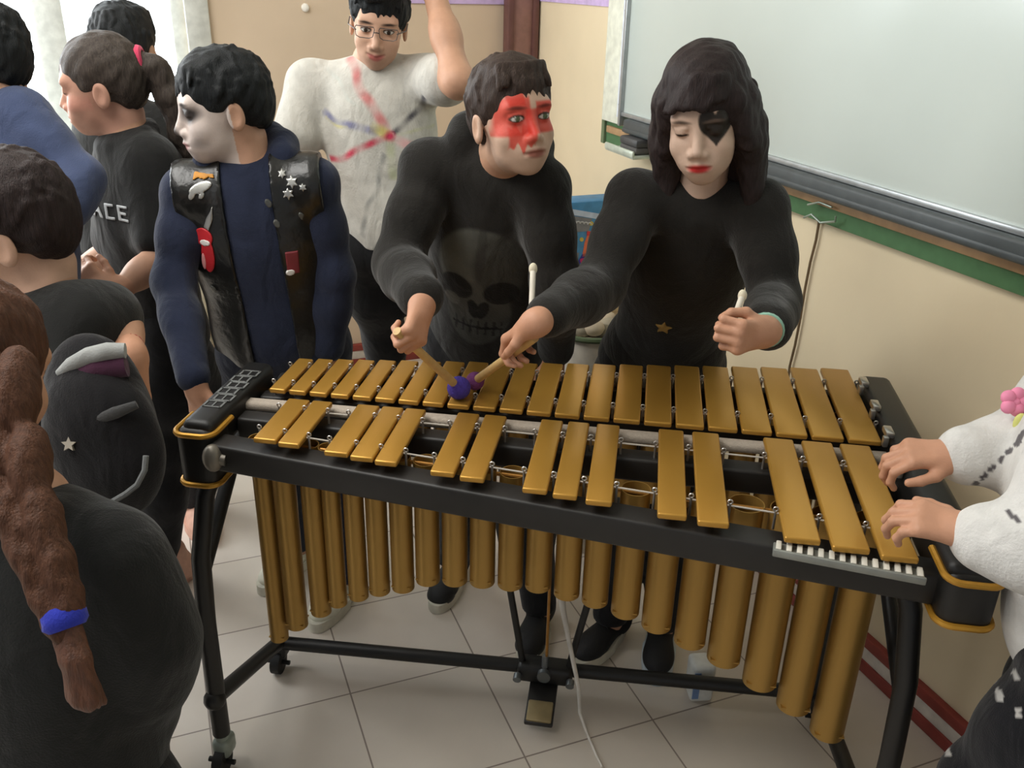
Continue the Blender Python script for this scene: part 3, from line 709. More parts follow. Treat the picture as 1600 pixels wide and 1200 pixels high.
# legs
def legset(x, yf, yr, out, tag_):
    b = MB(); pts = [(x+out*-.035, yf+.075, HB-.085), (x+out*-.012, yf+.035, HB-.17), (x, yf+.008, HB-.30), (x+out*.004, yf, .40), (x+out*.006, yf, .20), (x+out*.008, yf+.002, .10)]
    b.tube(pts, [.019]*6, 14); lg = b.build('leg', blk, vib)
    b = MB(); b.tube([(x-out*.02, yr, HB-.08), (x, yr, .50), (x+out*.006, yr, .075)], .017, 14); lr = b.build('leg', blk, vib)
    b = MB(); b.tube([(x+out*.004, yf+.005, .205), (x+out*.004, yr, .085)], .018, 14); b.ball((x+out*.006, yf-.008, .205), .024, 14, 10); b.build('side_beam', blk, vib)
    b = MB(); b.tube([(x+out*.002, yf+.01, .52), (x-out*.012, yr-.09, HB-.10)], .015, 12); b.build('side_brace', blk, vib)
    for L_, y in ((lg, yf), (lr, yr)):
        b = MB(); b.tube([(x+out*.008, y, .115), (x+out*.008, y, .062)], .014, 12); b.box((x+out*.008, y+.006, .062), (.040, .048, .05), None, .012, 3); c = b.build('caster_fork', mat('caster_grey', (150,160,152), .4, .3) if y == yf else blk, L_)
        b = MB(); b.tube([(x+out*.008-.011, y-.012, .031), (x+out*.008+.011, y-.012, .031)], .031, 22); b.tube([(x+out*.008-.03, y-.012, .031), (x+out*.008+.03, y-.012, .031)], .006, 10); b.build('wheel', rub, L_)
legset(-.092, .03, .352, -1, 'l'); legset(1.228, -.085, .40, 1, 'r')
b = MB(); b.tube([(-.095, .352, .082), (1.228, .40, .090)], .017, 14); b.build('cross_beam', blk, vib)
xp, yp = .578, .372
for q, xt in ((-1, .40), (1, .76)):
    b = MB(); b.tube([(xp+q*.055, yp-.004, .095), (xt, yp+.02, HB-.075)], .0085, 10); b.build('stay_rod', blk, vib)
pd = MB(); pd.box((xp, yp-.002, .085), (.135, .055, .05), None, .012, 3); po = pd.build('pedal_bracket', blk, vib)
for q in (-1, 1):
    b = MB(); b.tube([(xp+q*.064, yp-.03, .085), (xp+q*.064, yp-.046, .082)], .010, 12); b.build('bolt', stl, po)
b = MB(); b.tube([(xp, yp-.028, .096), (xp, yp-.042, .096)], .016, 16); b.tube([(xp, yp-.02, .110), (xp, yp-.02, .145)], .008, 10); b.build('bolt', stl, po)
b = MB(); b.box((xp, yp-.068, .046), (.068, .125, .014), [(1,0,0),(0,.97,.25),(0,-.25,.97)], .004); pl2 = b.build('pedal', blk, vib)
b = MB(); b.box((xp, yp-.100, .0445), (.060, .055, .012), [(1,0,0),(0,.97,.25),(0,-.25,.97)], .004); b.build('pedal_plate', mat('pedal_brass', (150,134,98), .4, .4), pl2)
b = MB(); b.tube([(xp+.003, yp-.02, .14), (xp+.004, yp-.06, HB-.035)], .0036, 8); b.build('pull_rod', mat('brass_rod'), vib)

# strip with white teeth lying on the front rail
Pa, Pb = np.array([.965, an(.965)+.0, 0]), np.array([1.180, an(1.18)+.0, 0])
dk = nrm(Pb-Pa); nk = np.array([-dk[1], dk[0], 0]); Lk = np.linalg.norm(Pb-Pa); ck = (Pa+Pb)/2-nk*.008
st = empty('toothed_strip', 'grey strip with white and black teeth along the front rail', 'strip', ck+ZZ*(HB-.03))
b = MB(); b.box(ck+ZZ*(HB-.0205)-nk*.012, (Lk, .007, .013), [dk, nk, ZZ], .003); b.box(ck+ZZ*(HB-.0250)+nk*.004, (Lk, .036, .004), [dk, nk, ZZ], .0015); b.build('tray', mat('strip_grey', (140,142,136), .4, .3), st)
tw = mat('tooth_white', (220,216,204), .5)
for i in range(14):
    b = MB(); b.box(Pa+dk*Lk*(i+.5)/14-nk*.004+ZZ*(HB-.0188), (Lk/14*.52, .024, .008), [dk, nk, ZZ], .0015); b.build('tooth', tw, st)
# ------------------------------------------------------------------ the people
def ang(v, w): return math.degrees(math.acos(np.clip(nrm(v)@nrm(w), -1, 1)))
def grip(Gp, t, ydir, side, s):
    """wrist place and hand pose that closes the fingers round a stick at Gp, thumb side towards t"""
    t = nrm(t); Y = nrm(np.asarray(ydir)-t*np.dot(ydir, t)); Z = np.cross(Y, t) if side == 'R' else np.cross(t, Y)
    W = Gp-Y*(.088*.84*s)+Z*(.024*.84*s)-Y*.012
    return W, (Y, Z, (62,85,55), 'grip')
blackknit = fabric('black_knit', (37,35,32), .4, bs=300.)
blackcotton = fabric('black_cotton', (33,33,32), .3)
navyknit = fabric('navy_knit', (40,46,66), .35)
darkdenim = fabric('dark_trousers', (28,28,30), .3)
shoe_black = mat('shoe_canvas_black', (24,24,26), .7, 0, .1, 60., .2, 400.); sole_w = mat('shoe_sole_white', (206,202,186), .6); shoe_toe = mat('shoe_toe_dark', (16,17,18), .5); lace_m = mat('lace_grey', (92,92,94), .8)
shoe_white = mat('shoe_white', (216,214,196), .6); shoe_pink = mat('shoe_pinkish', (206,160,140), .6)
brown_h = hairmat('hair_brown', (60,48,42)); dark_h = hairmat('hair_black', (30,32,33)); dbrown_h = hairmat('hair_dark_brown', (46,37,36)); braid_h = hairmat('hair_chestnut', (84,56,42)); ash_h = hairmat('hair_ash_brown', (66,58,52))
ball_c = atz_ = None
def atz(x, y, z):
    r = at(x, y, 1.)-CAM_POS; return CAM_POS+r*((z-CAM_POS[2])/r[2])

# --- boy with the red painted mask and skull sweater
H = frame(at(800,182,1.74), 27, -6, -3, .94)
J = dict(P=np.array([.35,.735,.80]), N=at(778,243,1.85), SR=at(668,262,1.88), SL=at(846,292,1.84), ER=at(622,415,1.86), EL=at(868,440,1.90), WL=np.array([.545,.60,.83]))
ballB = atz(717, 606, HB+.0245); gB = at(634, 530, 1.63)
W_, hR = grip(gB, ballB-gB, np.array([.1,-.55,-.8]), 'R', .95); J['WR'] = W_
J.update(AL=np.array([.530,.625,.085]), AR=np.array([.255,.79,.085]), KL=np.array([.47,.70,.46]), KR=np.array([.30,.74,.46]))
def mask_red(x, y, z, mix):
    mix(np.ones_like(x)*(y > .0)*.55, lin(206,178,158))
    red = lin(206,58,44)
    f = (y > .02)
    r1 = 1.6-np.maximum(np.abs(x+.034)/.030, np.abs(z-.004)/.036)**6
    r2 = 1.6-np.maximum(np.abs(x-.036)/.026, np.abs(z-.0)/.030)**6
    r3 = 1.4-np.maximum(np.abs(x+.030)/.017, np.abs(z-.050)/.026)**6
    drip = (np.sin(x*420)+np.sin(x*233+1))*.006
    r4 = 1.4-np.maximum(np.abs(x+.026)/.024, np.abs(z+.036+drip)/.020)**6
    br = 1.4-np.maximum(np.abs(x)/.014, np.abs(z+.006)/.024)**6
    for r in (r1, r2, r3, r4, br): mix(np.minimum(r, 1)*f*.86, red)
fc = face_colour(lin(196,156,130), lin(150,92,78), lin(120,48,38), .001, 'open', mask_red, (84,96,70))
def skull_col(V):
    J_ = skull_col.J; o = J_['P']+(J_['N']-J_['P'])*.50+J_['l']*.004; d = V-o
    u = d@J_['l']/1.20; v = d@J_['u']/1.22; fr = (d@J_['f']) > 0
    base = np.array(lin(36,34,31)); c = np.tile(base, (len(V),1))
    def ell(cx, cy, rx, ry, rot=0): 
        a, b_ = (u-cx)*math.cos(rot)+(v-cy)*math.sin(rot), -(u-cx)*math.sin(rot)+(v-cy)*math.cos(rot); return 1-((a/rx)**2+(b_/ry)**2)
    def mixc(m, col): 
        m = (np.clip(m, 0, 1)*fr)[:,None]; c[:] = c*(1-m)+np.array(col)*m
    nz = .8+.25*snoise(u, v, u*0, 90, 21)
    mixc(np.clip(ell(0,.040,.086,.088)*6,0,1)*nz, lin(92,94,88))
    mixc(np.clip(ell(0,-.07,.066,.085)*6,0,1)*nz, lin(76,76,71))
    mixc(np.clip(ell(.05,.05,.07,.08)*3,0,1)*.75, lin(54,53,49))
    mixc(np.clip(ell(.0,.075,.01,.07)*3,0,1)*.4, base)
    for q in (-1,1): mixc(np.clip(ell(q*.042,-.012,.034,.030,q*.25)*5,0,1), lin(23,22,20))
    mixc(np.clip(ell(-.008,-.060,.012,.026,.2)*5,0,1), lin(22,21,19)); mixc(np.clip(ell(.010,-.060,.012,.026,-.2)*5,0,1), lin(22,21,19))
    mixc(np.clip(ell(-.052,-.050,.018,.018)*4,0,1)*.6, lin(92,92,86))
    teeth = (np.abs(v+.108) < .018) & (np.abs(u) < .048); mixc(teeth*(np.sin(u*420) > .55)*.8, lin(22,21,20)); mixc(((np.abs(v+.108) < .0028) & (np.abs(u) < .05))*1., lin(22,21,20))
    return c
def dress(f, J): f.J = J; return f
class Late:
    def __init__(s, f): s.f = f
skull_knit = fabric('black_print_knit', (30,28,26), .35, attr=True, bs=300.)
tmp = {k: np.asarray(v, float) for k, v in J.items()}; torso_prims(tmp, .146, .1, .95); skull_col.J = tmp
boyA, JA = person('boy with red painted eye mask in black skull sweater behind the vibraphone', J, H, .95, sw=.146, dp=.094,
    top=dict(mat=skull_knit, col=skull_col, h=.0038, inf=.018, hem=-.13, hood=True, seed=11, disp=.005), pants=dict(mat=darkdenim), hair=short_hair(brown_h, .062), face=fc,
    hands=dict(R=hR, L=(np.array([0,.1,-1.]), np.array([.7,-.6,.1]), (40,50,35), 'rest')),
    feet=dict(L=dict(d=(-.08,-1), upper=shoe_black, sole=sole_w, toe=shoe_toe, laces=lace_m), R=dict(d=(-.1,-1), upper=shoe_black, sole=sole_w, toe=shoe_toe)))

# --- girl with the black painted heart
H = frame(at(1102,183,1.68), -19, 12, -7, .95)
J = dict(P=np.array([.80,.745,.79]), N=at(1094,298,1.80), SR=at(992,312,1.81), SL=at(1186,325,1.77), ER=at(938,446,1.76), EL=at(1210,474,1.78))
ballG = atz(737, 600, HB+.0215)+np.array([.004,.016,0]); gG = at(817, 541, 1.62)
tG = nrm(ballG-gG); Yh = nrm(tG+np.array([.0,-.10,.10])); Zh = nrm(np.array([.25,-.35,.85])-Yh*np.dot(np.array([.25,-.35,.85]), Yh))
J['WR'] = gG-Yh*.085*.82+Zh*.024
hR = (Yh, Zh, (38,62,45), 'point')
tL = nrm(np.array([.10,.05,1.]))
gL = at(1138, 522, 1.50); W_, hL = grip(gL, tL, np.array([-.62,-.72,-.30]), 'L', .95); J['WL'] = W_
J.update(AL=np.array([.86,.615,.085]), AR=np.array([.725,.615,.085]), KL=np.array([.87,.64,.46]), KR=np.array([.76,.66,.46]))
def heart_black(x, y, z, mix):
    mix(np.ones_like(x)*(y > .0)*.55, lin(210,182,164))
    u = (x-.033)/.030; v = (z-.000)/.033
    hq = (u*u+(v*.95)**2-.55)**3*1.0-u*u*(v*.95+.18)**3*1.2 if False else None
    a = np.abs(u)*.92; vv = v*.95+.05
    d = a**2+(vv-np.sqrt(np.abs(a))*.72)**2*1.15
    mix((1.0-d)*5*(y > .01)*1.0, lin(40,33,27))
fc = face_colour(lin(200,166,142), lin(186,44,44), lin(96,80,70), 0, 'closed', heart_black)
def bob_hair(H, J):
    pr = [E_(H,(0,-.016,.042),(.088,.104,.092),.02), E_(H,(0,-.07,-.03),(.080,.05,.09),.03), E_(H,(0,.0,.092),(.062,.07,.040),.03), E_(H,(0,-.05,.082),(.06,.06,.045),.03)]
    for q in (-1,1):
        pr += [C_(H,(q*.074,.000,.03),(q*.082,-.004,-.06),.027,.028,.03), C_(H,(q*.082,-.004,-.06),(q*.090,.012,-.165),.028,.022,.03), C_(H,(q*.080,-.035,-.03),(q*.088,-.03,-.175),.034,.024,.03)]
    pr += [C_(H,(0,-.085,-.05),(0,-.08,-.17),.05,.035,.03), C_(H,(.055,-.07,-.05),(.06,-.065,-.175),.045,.03,.03), C_(H,(-.055,-.07,-.05),(-.06,-.065,-.17),.045,.03,.03)]
    pr += [C_(H,(.066,.045,.045),(.082,.028,-.04),.018,.02,.02), C_(H,(-.070,.045,.045),(-.076,.034,-.05),.013,.013,.02)]
    pr.append(E_(H,(.0,.115,-.05),(.064,.065,.100),.008,'sub'))
    rr = np.random.RandomState(9)
    for i in range(46):
        x = -.060+.116*i/45; y0 = .096-7.5*x*x; zt = .088-4*x*x
        pr.append(C_(H, (x*.75+.01,y0-.022,zt+.012), (x-.006,y0+.001,.050+.010*(x/.06)+.004*rr.normal()), .0072, .003, .006))
    for i in range(90):
        q = 1 if rr.rand() < .5 else -1; t0 = rr.rand(); a = rr.uniform(-2.6, .45)
        x0, y0 = math.cos(a*.6)*.098*q, -.005+math.sin(a)*.075; z0 = .05-.12*t0
        pr.append(C_(H, (x0*.93,y0,z0), (x0*1.02+rr.normal()*.006,y0+rr.normal()*.006,z0-.07-.04*rr.rand()), .009, .004, .010))
    return pr, [], dbrown_h, .0026, .003
girl, JG = person('girl with black heart painted around one eye in black jumper with gold star', J, H, .95, sw=.134, dp=.088,
    top=dict(mat=blackknit, h=.005, inf=.017, hem=-.13, seed=5, name='jumper', cuff=.16), pants=dict(mat=darkdenim), hair=bob_hair, face=fc, hands=dict(R=hR, L=hL),
    feet=dict(L=dict(d=(-.05,-1), upper=shoe_black, sole=mat('shoe_sole_bluewhite', (200,214,222), .5)), R=dict(d=(-.45,-.8), upper=shoe_black, sole=sole_w, laces=lace_m)))
# long sweater skirt part flares over the hips
fl_ = [('ell', JG['P']+JG['u']*.02, (.150,.105,.16), [JG['l'], JG['f'], JG['u']], .03), ('ell', JG['P']-JG['u']*.10, (.168,.115,.12), [JG['l'], JG['f'], JG['u']], .03)]
S = solid(fl_, .006); S.disp(.006, 40, 31, (1,1,.3)); S.cut(JG['P']-JG['u']*.17, -JG['u'], .01); link('skirt', paint_mesh('skirt', S, None), blackknit, girl)
def conform(prims, inf, o, U, V, R, shape, off=.003, h=.0022, dargs=None):
    W = np.cross(U, V); S = Solid(o-R*1.3, o+R*1.3, h)
    for p in prims: S.prim(p, inf)
    if dargs: S.disp(*dargs)
    X, Y, Z = S.grid(); x, y, z = X-o[0], Y-o[1], Z-o[2]
    u = x*U[0]+y*U[1]+z*U[2]; v = x*V[0]+y*V[1]+z*V[2]; w_ = x*W[0]+y*W[1]+z*W[2]
    S.D = np.maximum.reduce([S.D-off, -(S.D+.004), shape(u, v), -w_-.09]).astype(np.float32); return S
def poly_sd(pts):
    P_ = np.array(pts)
    def f(u, v):
        d = np.full(np.broadcast(u, v).shape, 1e9); sgn = np.zeros(d.shape, int)
        for i in range(len(P_)):
            a, b_ = P_[i], P_[(i+1)%len(P_)]; e = b_-a; t = np.clip(((u-a[0])*e[0]+(v-a[1])*e[1])/(e@e), 0, 1)
            d = np.minimum(d, np.hypot(u-a[0]-t*e[0], v-a[1]-t*e[1]))
            c_ = ((a[1] <= v) & (b_[1] > v)) | ((b_[1] <= v) & (a[1] > v)); xi = a[0]+(v-a[1])/(e[1] if abs(e[1]) > 1e-9 else 1e-9)*e[0]; sgn += (c_ & (u < xi)).astype(int)
        return np.where(sgn % 2 == 1, -d, d)
    return f
def star_pts(R, r, n=5, rot=0.): return [((R if i % 2 == 0 else r)*math.sin(PI*i/n+rot), (R if i % 2 == 0 else r)*math.cos(PI*i/n+rot)) for i in range(2*n)]
def badge(root, J, name, o, shape, m, R, label=None, dargs=None, U=None, V=None, off=.003, extra=(), h=.002):
    U = J['l'] if U is None else U; V = J['u'] if V is None else V
    S = conform(list(J['topprims'])+list(extra), J['topinf'], o, U, V, R, shape, off, h, dargs); Vv, Q = S.mesh()
    if len(Vv) == 0: print('EMPTY badge', name); return None
    return link(name, arr_mesh(name, Vv, Q), m, root, label)
def onfront(J, x, y, off):
    rr_ = at(x, y, 1.)-CAM_POS; o = J['P']+J['f']*off; return CAM_POS+rr_*(((o-CAM_POS)@J['f'])/(rr_@J['f']))
so = onfront(JG, 1037, 510, .098)
badge(girl, JG, 'star_badge', so, poly_sd(star_pts(.021,.010)), mat('gold_sequin', (170,140,80), .4, .5), .03, 'gold five-pointed star', (.004,38.,5,(1,1,.6)), extra=[(*fl_[0][:2], np.array(fl_[0][2])-.016, *fl_[0][3:])])
# mint cuff on her raised wrist
d_ = nrm(JG['EL']-JG['WL']); b = MB(); b.tube([JG['WL']+d_*.004, JG['WL']+d_*.034], [.030,.036], 22); b.build('wristband', fabric('mint_cuff', (150,196,176)), girl, 'mint green wristband')

# --- mallets
wood = mat('mallet_birch', (204,170,112), .5, 0, .08, 60., stretch=(1,1,1)); yarn = mat('yarn_violet', (74,58,158), .9, 0, .2, 120., .8, 260.); creamh = mat('mallet_cream', (222,212,186), .7)
def mallet(label, tail, tipc, rb, m, rs=.0085, group=None, headscale=(1,1,1)):
    root = empty('mallet', label, 'mallet', tipc, group)
    d = nrm(tipc-tail)
    b = MB(); b.tube([tail, tipc-d*rb*.6], [rs*.95, rs], 14); b.build('shaft', wood if m is not creamh else mat('shaft_pale', (214,206,190), .5), root)
    b = MB(); b.ball(tipc, rb, 24, 16, headscale); b.build('head', m, root)
    return root
mallet('mallet with violet ball held by the boy in the skull sweater', gB-nrm(ballB-gB)*.03, ballB, .0235, yarn)
mallet('mallet with reddish violet ball held low by the girl with the painted heart', gG-tG*.05, ballG, .019, mat('yarn_plum', (120,60,120), .9, 0, .2, 120., .8, 260.))
q1 = at(829, 522, 1.585); q2 = at(833, 420, 1.62)
mallet('thin pale mallet with cream tip standing up from the hand beside the boy', q1, q2, .0078, creamh, .0055, None, (1,1,1.4))
mallet('thin pale mallet with cream tip raised in the hand with mint wristband', gL-tL*.012, at(1160,462,1.545), .0078, creamh, .0055, None, (1,1,1.4))

# --- boy in the studded leather waistcoat
H = frame(at(348,166,1.92), -64, 8, -2, .97)
J = dict(P=at(395,600,2.02), N=at(387,252,1.98), SR=at(292,300,1.99), SL=at(492,286,2.01), ER=at(272,440,2.0), EL=at(524,430,2.09), WR=at(303,592,1.90), WL=at(512,545,2.17))
J['P'] = np.array([-.13,.61,.80])
J.update(AL=np.array([-.04,.66,.085]), AR=np.array([-.22,.78,.085]), KL=np.array([-.08,.70,.47]), KR=np.array([-.24,.72,.47]))
def ghost(x, y, z, mix):
    mix((y > .0)*.80, lin(206,196,190))
    for q in (-1,1): mix((1.4-np.hypot((x-q*.033)/.024, (z-.0)/.022)**2)*(y > .03), lin(70,64,62))
    mix((1.3-np.hypot(x/.012, (z+.036)/.014)**2)*(y > .08), lin(84,76,74))
    mix((1.3-np.hypot((np.abs(x)-.048)/.022, (z+.062)/.012)**2)*(y > .03)*.35*np.clip((y-.05)/.03,0,1), lin(92,84,82))
fc = face_colour(lin(196,152,126), lin(176,128,124), lin(40,34,32), .003, 'closed', ghost)
vestboy, JV = person('boy with grey and white face paint in patched leather waistcoat beside vibraphone', J, H, 1.0, sw=.162, dp=.095, arm_r=.86,
    top=dict(mat=navyknit, h=.005, inf=.014, hem=-.12, hood=True, seed=8, name='hooded_sweatshirt', cuff=.03), pants=dict(mat=fabric('dark_jeans', (36,40,54), .35)), hair=short_hair(dark_h, .052, 0, .003), face=fc,
    hands=dict(R=(np.array([.10,-.10,-1.]), np.array([-.5,-.8,0]), (35,40,30), 'rest'), L=(np.array([-.05,-.2,-1.]), np.array([.7,-.6,0]), (30,35,25), 'rest')),
    feet=dict(L=dict(d=(-.15,-1), upper=shoe_white, sole=sole_w), R=dict(d=(-.3,-1), upper=shoe_white, sole=sole_w)))
leather = mat('black_leather', (24,24,23), .30, 0, .15, 18., .5, 45., spec=.6)
tv = [p for p in JV['topprims'][:5]]+[('cap', JV['S'+q]+JV['l']*sg*.0, JV['S'+q]+JV['l']*sg*.014, .048, .044, .03) for q, sg in (('L',1),('R',-1))]
S = solid(tv, .0045, .023, .03); S.disp(.006, 34., 17, (1,1,.6))
S.cut(JV['P']-JV['u']*.02, -JV['u'], .01)
X, Y, Z = S.grid(); o = JV['N']; x, y, z = X-o[0], Y-o[1], Z-o[2]
u_ = x*JV['l'][0]+y*JV['l'][1]+z*JV['l'][2]; f_ = x*JV['f'][0]+y*JV['f'][1]+z*JV['f'][2]
S.D = np.maximum(S.D, np.where(f_ > -.01, .052-np.abs(u_-.0), -1)).astype(np.float32)
S.D = np.maximum(S.D, (np.abs(u_)-.158)).astype(np.float32)
vest = link('leather_waistcoat', paint_mesh('leather_waistcoat', S, None), leather, vestboy, 'black leather waistcoat with patches')
JV2 = dict(JV); JV2['topprims'] = tv; JV2['topinf'] = .023; da = (.006, 34., 17, (1,1,.6))
def vplace(x, y, d=1.87): return at(x, y, d)
silver = mat('silver_stud', (190,190,186), .3, .7); redp = mat('patch_red', (190,36,44), .5); whp = mat('patch_white', (222,218,212), .5); orp = mat('patch_orange', (206,140,44), .6); dkp = mat('patch_dark_red', (120,40,46), .6)
def vb(name, x, y, shp, m, R, label=None): return badge(vest, JV2, name, onfront(JV2, x, y, .112), shp, m, R, label, da, off=.0035)
ell2 = lambda a, b_, t=0.: (lambda u, v: (np.hypot((u*math.cos(t)+v*math.sin(t))/a, (-u*math.sin(t)+v*math.cos(t))/b_)-1)*min(a, b_))
union = lambda *fs: (lambda u, v: np.minimum.reduce([f(u, v) for f in fs]))
shift = lambda f, a, b_: (lambda u, v: f(u-a, v-b_))
vb('orange_patch', 311, 284, poly_sd([(-.024,-.010),(-.012,-.006),(.0,-.010),(.010,-.006),(.022,-.008),(.020,.009),(-.006,.010),(-.020,.004)]), orp, .04)
vb('silver_wing', 308, 302, union(shift(ell2(.026,.010,.3),0,0), shift(ell2(.010,.006,.9),-.02,-.014), shift(ell2(.008,.005,.8),.0,-.016)), silver, .04)
vb('silver_clasp', 322, 345, poly_sd([(-.014,-.022),(-.004,-.030),(.010,-.004),(.014,.024),(.006,.010),(-.004,-.002)]), silver, .045)
vb('lips_patch', 318, 390, union(shift(ell2(.021,.020),0,.020), shift(ell2(.015,.040,-.12),.002,-.022)), redp, .08, 'red lips and tongue patch')
badge(vest, JV2, 'teeth_patch', onfront(JV2, 318, 384, .112), ell2(.012,.007), whp, .03, None, da, off=.0052)
badge(vest, JV2, 'tongue_shine', onfront(JV2, 316, 414, .112), ell2(.005,.020,-.12), mat('patch_pink', (226,150,150), .5), .04, None, da, off=.0052)
for x, y, r in ((437,282,.011),(453,293,.015),(471,300,.010),(448,310,.014)): vb('star_stud', x, y, poly_sd(star_pts(r,r*.5,6)), silver, .06)
vb('red_patch', 457, 412, poly_sd([(-.014,-.026),(.012,-.024),(.016,.026),(-.012,.028)]), dkp, .045)
badge(vest, JV2, 'patch_figure', onfront(JV2, 454, 425, .112), ell2(.010,.007), whp, .03, None, da, off=.0052)
for x, y in ((418,322),(432,352),(470,345),(330,460),(340,500),(498,280)): vb('scuff_stud', x, y, ell2(.006,.010,.5), mat('dull_silver', (92,92,88), .4, .4), .02)

# --- man in the tie-dyed shirt
H = frame(at(592,34,2.50), 4, 14, 6, 1.0)
J = dict(P=at(590,425,2.62), N=at(580,96,2.58), SR=at(484,132,2.62), SL=at(668,122,2.60), ER=at(455,262,2.60), EL=at(716,128,2.36), WR=at(480,350,2.50), WL=at(668,-50,2.44))
J['P'] = np.array([-.03,1.25,.90])
J.update(AL=np.array([.10,1.45,.085]), AR=np.array([-.12,1.45,.085]), KL=np.array([.10,1.40,.50]), KR=np.array([-.11,1.40,.50]))
tmp = {k: np.asarray(v, float) for k, v in J.items()}; torso_prims(tmp, .168, .105, 1.08)
dye_c = at(603, 215, 2.47)
def dye(V):
    d = V-dye_c; u = d@tmp['l']; v = d@tmp['u']; fr = (d@tmp['f']) > -.16
    r = np.hypot(u, v)+1e-6; a = np.degrees(np.arctan2(v, u)) % 360
    c = np.tile(np.array(lin(196,193,184)), (len(V),1)); wob = 4*np.sin(r*34)+2*np.sin(r*71)
    def ray_(deg, w, r0, r1, col, s_=1.):
        da_ = np.abs((a-deg+wob*.5+180) % 360-180)*np.pi/180*r
        m = np.clip(1.5-da_/w, 0, 1)*(r > r0)*(r < r1)*fr*s_*(.7+.3*np.sin(r*95+deg)); m = np.clip(m, 0, 1)[:,None]; c[:] = c*(1-m)+np.array(lin(*col))*m
    ray_(116, .013, 0, .27, (204,108,108), .8); ray_(160, .010, .03, .21, (104,106,150), .8); ray_(150, .015, 0, .06, (196,182,92), .8); ray_(163, .004, .12, .20, (206,198,140), .8)
    ray_(197, .009, 0, .20, (196,48,78), .95); ray_(38, .008, .012, .15, (52,50,62), .9); ray_(8, .004, .02, .2, (190,190,156), .8); ray_(330, .012, .01, .07, (220,158,160), .7)
    ray_(247, .007, .05, .30, (120,122,120), .6); ray_(268, .012, .01, .12, (178,184,140), .6); ray_(132, .005, .1, .26, (188,192,184), .6); ray_(66, .004, .05, .22, (176,174,168), .6)
    m = np.clip(1.4-r/.014, 0, 1)[:,None]*fr[:,None]; c[:] = c*(1-m)+np.array(lin(196,60,88))*m
    return c
def man_hair(H, J):
    pr, cuts, m, d_, h_ = short_hair(dark_h, .060, .006, .003)(H, J)
    pr = [E_(H,(-.01,.055,.095),(.060,.045,.032),.03)]+pr
    return pr, cuts, m, .004, h_
fc = face_colour(lin(206,164,138), lin(176,100,92), lin(52,42,36), .006, 'open', lambda x, y, z, mix: mix((1.2-np.hypot(x/.055, (z+.075)/.05)**2)*(y > .02)*.35, lin(150,118,100)))
man, JM = person('man in white tie-dyed shirt and glasses with one arm raised to his head', J, H, 1.08, sw=.168, dp=.100,
    top=dict(mat=fabric('white_cotton', (216,212,202), .3, attr=True, bs=200.), col=dye, h=.0048, inf=.016, hem=-.02, sleeve=.62, seed=21, disp=.007, df=30., name='tee_shirt'),
    pants=dict(mat=darkdenim), hair=man_hair, face=fc, smile=.006, hands=dict(L=(np.array([-.75,.25,.6]), np.array([.3,-.9,.3]), (25,25,20), 'rest')), arm_r=1.12,
    feet=dict(L=dict(d=(.1,-1), upper=shoe_black, sole=sole_w), R=dict(d=(-.1,-1), upper=shoe_black, sole=sole_w)))
gl = MB()
for q in (-1,1):
    gl.tube([G(H, q*.032+.026*sx,.103,.015*sz) for sx, sz in ((-.9,1),(.9,1),(1,.6),(.85,-.7),(.5,-1),(-.5,-1),(-.85,-.7),(-1,.6),(-.9,1))], .0012, 6)
    gl.tube([G(H, q*.055,.103,.004), G(H, q*.078,.07,.006), G(H, q*.080,.0,.004), G(H, q*.079,-.02,-.004)], .0017, 6)
gl.tube([G(H,-.008,.107,.002), G(H,.0,.110,.004), G(H,.008,.107,.002)], .0016, 6)
gl.build('glasses', mat('glasses_frame', (96,88,84), .4, .4), man)

# --- girl with the pink hair tie
H = frame(at(160,132,2.09), -82, 8, 2, .95)
J = dict(P=np.array([-.50,.70,.80]), N=at(196,208,2.14), SL=at(236,250,2.12), SR=at(190,245,2.26), EL=at(252,402,2.13), ER=at(180,400,2.28), WL=at(176,462,2.03), WR=at(122,420,2.26))
J.update(AL=np.array([-.56,.62,.085]), AR=np.array([-.63,.95,.085]), KL=np.array([-.51,.64,.46]), KR=np.array([-.50,.92,.46]))
def tailhair(H, J):
    pr = [E_(H,(0,-.014,.034),(.079,.099,.089),.02), E_(H,(0,-.06,-.005),(.066,.045,.065),.03), E_(H,(0,.118,-.048),(.074,.076,.094),.008,'sub'), E_(H,(0,.05,-.10),(.09,.085,.075),.008,'sub')]
    for q in (-1,1): pr.append(E_(H,(q*.085,-.008,-.036),(.024,.024,.044),.008,'sub'))
    P_ = [(0,-.100,.045),(0,-.135,.02),(0,-.150,-.05),(0,-.155,-.14),(0,-.17,-.22),(0,-.20,-.29)]; R_ = [.022,.030,.034,.032,.024,.010]
    for i in range(5): pr.append(C_(H, P_[i], P_[i+1], R_[i], R_[i+1], .015))
    return pr, [], ash_h, .003, .0032
fc = face_colour(lin(198,150,128), lin(186,112,104), lin(70,54,46), 0, 'closed', lambda x, y, z, mix: mix((1.3-np.hypot((np.abs(x)-.045)/.03, (z+.03)/.022)**2)*(y > .02)*.22, lin(206,120,110)))
pony, JP = person('girl with pink hair tie and ponytail in black printed tee near the window', J, H, .97, sw=.140, dp=.092,
    top=dict(mat=blackcotton, h=.005, inf=.014, hem=-.10, sleeve=.80, seed=14, name='tee_shirt'), pants=dict(mat=darkdenim), hair=tailhair, face=fc,
    hands=dict(L=(np.array([-.8,.1,.55]), np.array([.3,-.9,.2]), (35,45,30), 'rest'), R=(np.array([-.9,.1,.1]), np.array([0,-.2,.9]), (25,30,20), 'rest')),
    feet=dict(L=dict(d=(-.75,-.6), upper=shoe_pink, sole=shoe_pink, s=1.05), R=dict(d=(.6,-.7), upper=shoe_pink, sole=shoe_pink, s=1.05)))
